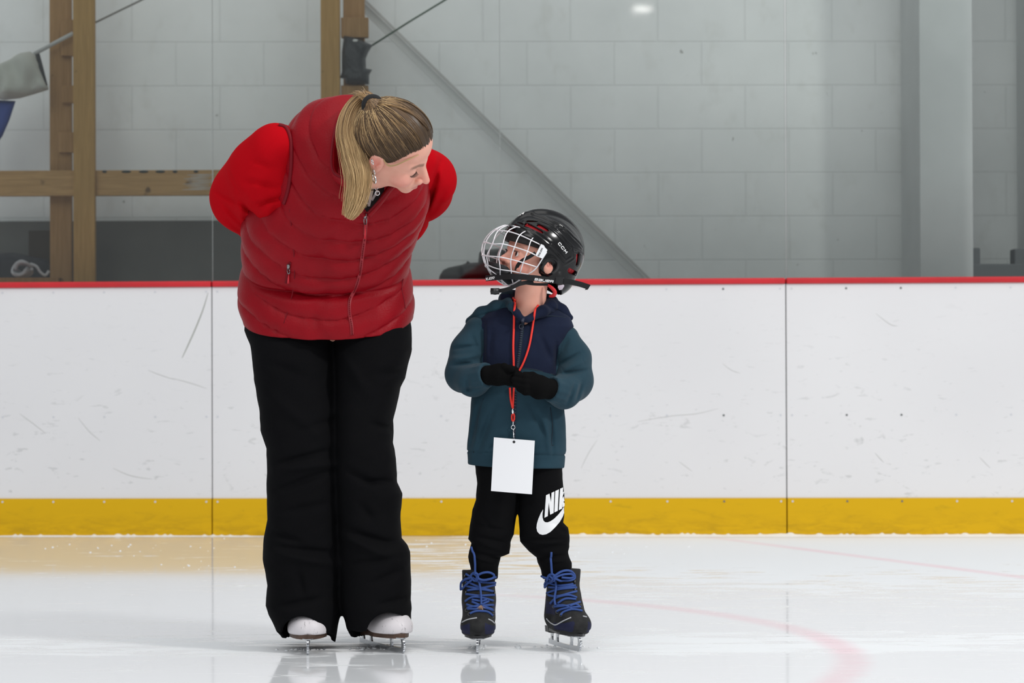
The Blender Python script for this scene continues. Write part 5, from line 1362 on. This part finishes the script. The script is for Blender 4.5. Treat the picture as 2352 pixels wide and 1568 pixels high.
sdf_obj('glove', gl1, (1090, -145, 590), (1210, -60, 680), 1.6, m_glove, KID)
sdf_obj('glove', gl2, (1165, -155, 550), (1300, -60, 660), 1.6, m_glove, KID)

# jacket zip and seams
bjk = bvh_of(jk, hd)
m_nzip = mat('navy_zip', (.03, .035, .06), .5); m_tseam = mat('dark_seam', (.008, .018, .03), .9)
mb = MB(); strip(mb, bjk, [(1203, 728), (1200, 752), (1196, 790), (1191, 830), (1188, 850)], 7, .5); strip(mb, bjk, [(1184, 900), (1182, 960), (1180, 1062)], 6, .5); zz_ = mb.build('zip', m_tseam, jk)
mb = MB()
for L in ([(1202, 732), (1199, 752), (1195, 790), (1190, 830), (1187, 850)], [(1184, 905), (1182, 960), (1180, 1010)]):
    pp = drape(bjk, L, 16, 2.2)
    for a, b_ in zip(pp[:-1:2], pp[1::2]):
        m_ = (a+b_)/2; mb.tube([m_+np.array([-.0028, 0, .0004]), m_, m_+np.array([.0028, 0, -.0004])], .8*SC, 5)
mb.build('zip_teeth', mat('blue_grey_teeth', (.06, .07, .12), .4), zz_)
mb = MB(); pr_ = lambda x, y, o_=5: hit(bjk, x, y, o_); mb.tube([pr_(1200, 735), pr_(1199, 744)], 3.2*SC, 8); mb.tube([pr_(1197.5+4.5*math.sin(t), 751-5*math.cos(t)) for t in np.linspace(0, 6.28, 14)], 1.3*SC, 6, False); mb.build('zip_pull', m_nzip, zz_)
mb = MB(); strip(mb, bjk, [(1112, 843), (1195, 845), (1234, 850), (1274, 861)], 3, .4); mb.build('seam', m_tseam, jk); mb = MB(); strip(mb, bjk, [(1215, 727), (1270, 725), (1300, 730)], 1.8, .2); mb.build('seam', m_tseam, jk); mb = MB()
strip(mb, bjk, [(1111, 915), (1098, 960), (1088, 1040)], 1.8, .1); mb.build('seam', m_tseam, jk); mb = MB(); strip(mb, bjk, [(1264, 935), (1270, 980), (1266, 1020), (1272, 1022)], 1.8, .1); mb.build('seam', m_tseam, jk)

# lanyard with the blank card -------------------------------------------------------------
ly_ = empty('lanyard', W(P(1178, 1130, -100)), 'red cord lanyard round the child\'s neck with a blank white card on it', 'lanyard')
m_rc = mat('red_cord', (.85, .035, .02), .6, bump=300, bstr=.3)
bal = bvh_of(jk, hd, *[o for o in KID.children if o.name.startswith('glove')])
mb = MB()
bjb = bvh_of(jk, hd, *[o for o in KID.children if o.name.startswith('body')])
def cord_path(L, extra=0): return drape(bjb, L, 6, 3.2)
l1 = cord_path([(1183, 690), (1182, 705), (1180, 760), (1179, 800), (1180, 845), (1176, 880)]); l2 = cord_path([(1236, 700), (1228, 718), (1222, 760), (1214, 800), (1200, 838), (1186, 862), (1180, 885)])
mb.tube(l1, 2.5*SC, 8); mb.tube(l2, 2.5*SC, 8)
nb_ = spline(np.array([P(1183, 690, -30), P(1180, 684, 0), P(1212, 682, 42), P(1240, 688, 10), P(1236, 700, -30)]), 6); mb.tube(W(nb_), 2.4*SC, 8)
l3 = drape(bjk, [(1171, 890), (1172, 905), (1174, 922), (1178, 938)], 6, 3.6); l4 = drape(bjk, [(1180, 890), (1179, 915), (1178, 938)], 6, 3.2)
mb.tube(l3, 2.4*SC, 8); mb.tube(l4, 2.2*SC, 8)
jp = lambda x, y, o_=4: hit(bjk, x, y, o_)
mb.tube([jp(1178.5+3.0*math.sin(t), 958-9*math.cos(t)) for t in np.linspace(0, 6.28, 16)], 1.9*SC, 8, False)
mb.build('cord', m_rc, ly_)
mb = MB(); mb.tube([jp(1177.5, 938), jp(1177.5, 943), jp(1177.8, 950)], 2.8*SC, 10); mb.build('crimp', m_silver, ly_)
mb = MB(); mb.tube([jp(1178.5+4.2*math.sin(t), 981-4.5*math.cos(t), 5) for t in np.linspace(0, 6.28, 16)], 1.0*SC, 6, False); mb.tube([jp(1178.5, 967, 5), jp(1178.6, 976, 5)], 1.4*SC, 6)
mb.tube([jp(1179, 986, 5), jp(1179.6, 1000, 6), jp(1180, 1008, 8)], np.array([1.8, 1.4, 1.8])*SC, 8); mb.build('clip', m_silver, ly_)
cf = [PF(1133.5, 1004, -92), PF(1227.5, 1012, -90), PF(1220.5, 1135, -96), PF(1126.5, 1127, -98)]
m_card = mat('white_card', (.86, .86, .88), .45)
def card():
    A, B, C_, D_ = [np.array(v) for v in cf]; nx, nz = 16, 18; mb = MB(); V = []; hole = (.50, .055)
    for s_ in (0, 1.0):
        for j in range(nz+1):
            for i in range(nx+1):
                u, v = i/nx, j/nz; p_ = (A*(1-u)+B*u)*(1-v)+(D_*(1-u)+C_*u)*v; V.append(p_+np.array([0, 2.0*math.sin(u*3.1)*(-1)+s_, 0]))
    n1 = (nx+1)*(nz+1); F = []
    for j in range(nz):
        for i in range(nx):
            a = j*(nx+1)+i; F.append((a, a+nx+1, a+nx+2, a+1)); F.append(tuple(x+n1 for x in (a, a+1, a+nx+2, a+nx+1)))
    return V, F
V_, F_ = card(); cd = mk('card', W(np.array(V_)), F_, m_card, ly_, False)
mb = MB(); decal(mb, bvh_of(cd), [(1180.5+3.2*math.cos(t), 1014.5+3.2*math.sin(t)) for t in np.linspace(0, 6.0, 12)], 2, .3); mb.build('punched_hole', m_blkpl, cd, False)

# child's skates ------------------------------------------------------------------------------
m_boot = mat('black_nubuck', (.013, .013, .014), .75, bump=120, bstr=.5, bdist=.002, spec=.3); q = NT(m_boot)
q.base(q.mix(q.math('GREATER_THAN', q.attr('navy'), 0), q.mix(q.rng(q.noise(q.obj(), 60, 4), .3, .7), (.010, .010, .011), (.022, .022, .022)), (.012, .014, .045)))
m_lace = mat('blue_lace', (.030, .075, .27), .8, bump=500, bstr=.5); m_pip = mat('silver_piping', (.45, .46, .48), .5); m_hook = mat('dark_hook', (.10, .10, .10), .3, metal=.9)
def black_skate(org, yaw, roll, lab):
    tf, lc = skate(KID, org, yaw, roll, 'h')
    def up(p):
        q = lc(p); d = ell(q, (0, -58, 60), (38, 42, 30)); d = smin(d, cone(q, (0, -38, 66), (0, 2, 112), 36, 36), 14); d = smin(d, cone(q, (0, 24, 70), (0, 18, 176), 38, 38), 16)
        d = smin(d, ell(q, (0, -30, 52), (39, 64, 26)), 10)
        d = smax(d, 38-q[..., 2], 4); d = smax(d, q[..., 2]-182+.10*q[..., 1], 3); d = smax(d, -cone(q, (0, 20, 158), (0, 18, 230), 27, 30), 2)
        lip = np.exp(-((q[..., 2]-47)/2.0)**2)*1.5
        return d+lip*(q[..., 1] < 0)+.5*noise(q, 12, 3, 6)
    def navy(p):
        q = lc(p); ax = np.abs(q[..., 0]); a = (ax > 17)&(q[..., 2] > 44)&(q[..., 2] < 70-(ax-17)*.45)&(q[..., 1] < -30); b = (ax > 26)&(q[..., 2] > 76)&(q[..., 2] < 104)&(np.abs(q[..., 1]+2) < 26)
        return np.where(a | b, 1., -1.)
    bt = sdf_obj('skate', up, (org[0]-85, org[1]-125, 28), (org[0]+90, org[1]+110, 200), 2.2, m_boot, KID, {'navy': navy}, 3); tag(bt, lab)
    hl = foot_outline(18, 76, 27, 26, 20); n = len(hl); V = [(x*.9, y, 30) for x, y in hl]+[(x, y, 44) for x, y in hl]
    mb = MB(); mb.add(W(tf(V)), [tuple(range(n))[::-1], tuple(range(n, 2*n))]+[(i, (i+1) % n, (i+1) % n+n, i+n) for i in range(n)]); mb.build('heel', m_blkpl, bt, False)
    ol = foot_outline(-96, 76, 34, 27); sole_mb(tf, ol, 34, 41).build('sole', m_blkpl, bt, False)
    blade_mb(tf, -96, 80, 32).build('blade', m_steel, bt, False)
    return bt, tf
kA, tA = black_skate(P(1097, 1490, 6), math.radians(-1), 0, 'black and navy child skate pointing straight at the viewer')
kB, tB = black_skate(P(1290, 1487, 6), math.radians(22), math.radians(4), 'black and navy child skate turned outwards')
z7 = lambda L: [(1050+x/6.03, 1250+y/6.03) for x, y in L]
def laces(bt, cross, loops, tails, fray, rr=2.7):
    b = bvh_of(bt, kp); mb = MB()
    for L in cross:
        pp = drape(b, z7(L), 6, 3.0)
        if len(pp) > 3: mb.tube(pp, rr*SC, 8)
    for L in loops:
        pp = drape(b, z7(L), 6, 7.5)
        if len(pp) > 3: mb.tube(pp, rr*SC, 8)
    for L in tails:
        pp = drape(b, z7(L), 6, 9.5)
        if len(pp) > 3: mb.tube(pp, rr*.95*SC, 8)
    o = mb.build('laces', m_lace, bt)
    if fray:
        mb = MB(); r = np.random.default_rng(2)
        c = hit(b, *z7([fray])[0], 9)
        for i in range(40): e = c+np.array([r.normal()*.006, -abs(r.normal())*.003, -.008-r.random()*.008]); mb.tube([c, (c+e)/2, e], .5*SC, 4)
        mb.build('frayed_tip', mat('frayed_cord', (.40, .26, .18), .9), o)
    return o
laces(kA, [[(150, 640), (300, 622), (480, 650)], [(130, 690), (300, 715), (505, 700)], [(120, 790), (210, 735), (330, 742), (490, 780)], [(210, 770), (330, 790), (400, 770)], [(140, 835), (250, 870), (370, 850), (490, 840)], [(150, 895), (260, 905), (350, 880), (490, 915)], [(180, 965), (250, 935), (330, 930), (420, 940), (485, 990)], [(210, 800), (330, 850), (480, 900)], [(145, 880), (300, 850), (430, 790)],
           [(130, 405), (200, 450), (330, 500), (530, 450)], [(120, 470), (200, 480), (320, 520), (520, 530)], [(120, 570), (300, 612), (515, 560)], [(130, 500), (300, 590), (490, 650)]],
      [[(285, 430), (350, 390), (430, 378), (490, 410), (485, 455), (420, 475), (330, 475), (285, 440)], [(230, 470), (150, 550), (85, 625), (42, 618), (65, 545), (130, 480), (220, 450)], [(230, 480), (200, 430), (240, 390), (290, 400), (300, 460), (250, 500), (225, 470)], [(250, 400), (290, 440), (260, 490)]],
      [[(275, 410), (268, 330), (262, 200), (248, 120), (225, 40)], [(300, 490), (318, 620), (328, 740), (330, 855)]], (325, 860))
laces(kB, [[(1160, 430), (1230, 460), (1300, 480)], [(1180, 570), (1400, 605), (1630, 570)], [(1250, 675), (1400, 625), (1645, 600)], [(1270, 700), (1400, 722), (1650, 650)], [(1300, 815), (1380, 740), (1540, 705), (1650, 740)], [(1400, 820), (1500, 755), (1640, 765)], [(1340, 860), (1540, 852), (1695, 800)], [(1380, 930), (1480, 895), (1700, 870)], [(1440, 985), (1480, 940), (1600, 905), (1725, 925)], [(1560, 860), (1640, 830), (1700, 880)], [(1200, 500), (1400, 570), (1600, 550)], [(1380, 850), (1500, 850), (1600, 910)]],
      [[(1330, 450), (1420, 375), (1520, 355), (1600, 400), (1610, 470), (1520, 500), (1400, 480), (1340, 460)], [(1350, 460), (1450, 410), (1560, 405), (1600, 440), (1560, 460), (1440, 450)], [(1290, 510), (1240, 600), (1190, 662), (1165, 620), (1220, 540), (1280, 500)], [(1260, 480), (1290, 410), (1350, 420), (1350, 490), (1290, 540), (1250, 500)], [(1290, 430), (1330, 470), (1300, 520)]],
      [[(1320, 410), (1308, 280), (1300, 180), (1300, 100)], [(1375, 500), (1385, 600), (1370, 750), (1385, 848)]], None)
for bt, lines in ((kA, [[(70, 1078), (150, 1040), (275, 1018)], [(430, 1035), (480, 1060), (512, 1090)]]), (kB, [[(1345, 1112), (1380, 1110), (1470, 1060), (1580, 1012)], [(1740, 995), (1790, 1005)], [(1240, 1025), (1290, 1080), (1345, 1112)]])):
    b = bvh_of(bt)
    for L in lines:
        pp = drape(b, z7(L), 5, 1.2)
        if len(pp) > 3: MB().tube(pp, 1.5*SC, 6).build('piping', m_pip, bt)
for bt, hk in ((kA, [(115, 435), (125, 525), (128, 665), (540, 470), (530, 560), (510, 680), (140, 915), (175, 972), (485, 995), (490, 925)]), (kB, [(1180, 470), (1210, 570), (1255, 695), (1620, 515), (1630, 630), (1350, 862), (1395, 935), (1445, 980), (1700, 860), (1660, 840)])):
    b = bvh_of(bt)
    for (x, y) in hk:
        h_ = hit(b, *z7([(x, y)])[0], 2.5)
        if h_ is None: continue
        mb = MB()
        if y < 720: mb.box(h_+np.array([-.0028, -.002, -.0035]), h_+np.array([.0028, .002, .0035]))
        else: mb.tube([h_+3.4*SC*np.array([math.cos(t), 0, math.sin(t)]) for t in np.linspace(0, 6.28, 14)], 1.1*SC, 6, False)
        mb.build('lace_hook' if y < 720 else 'eyelet', m_hook, bt)
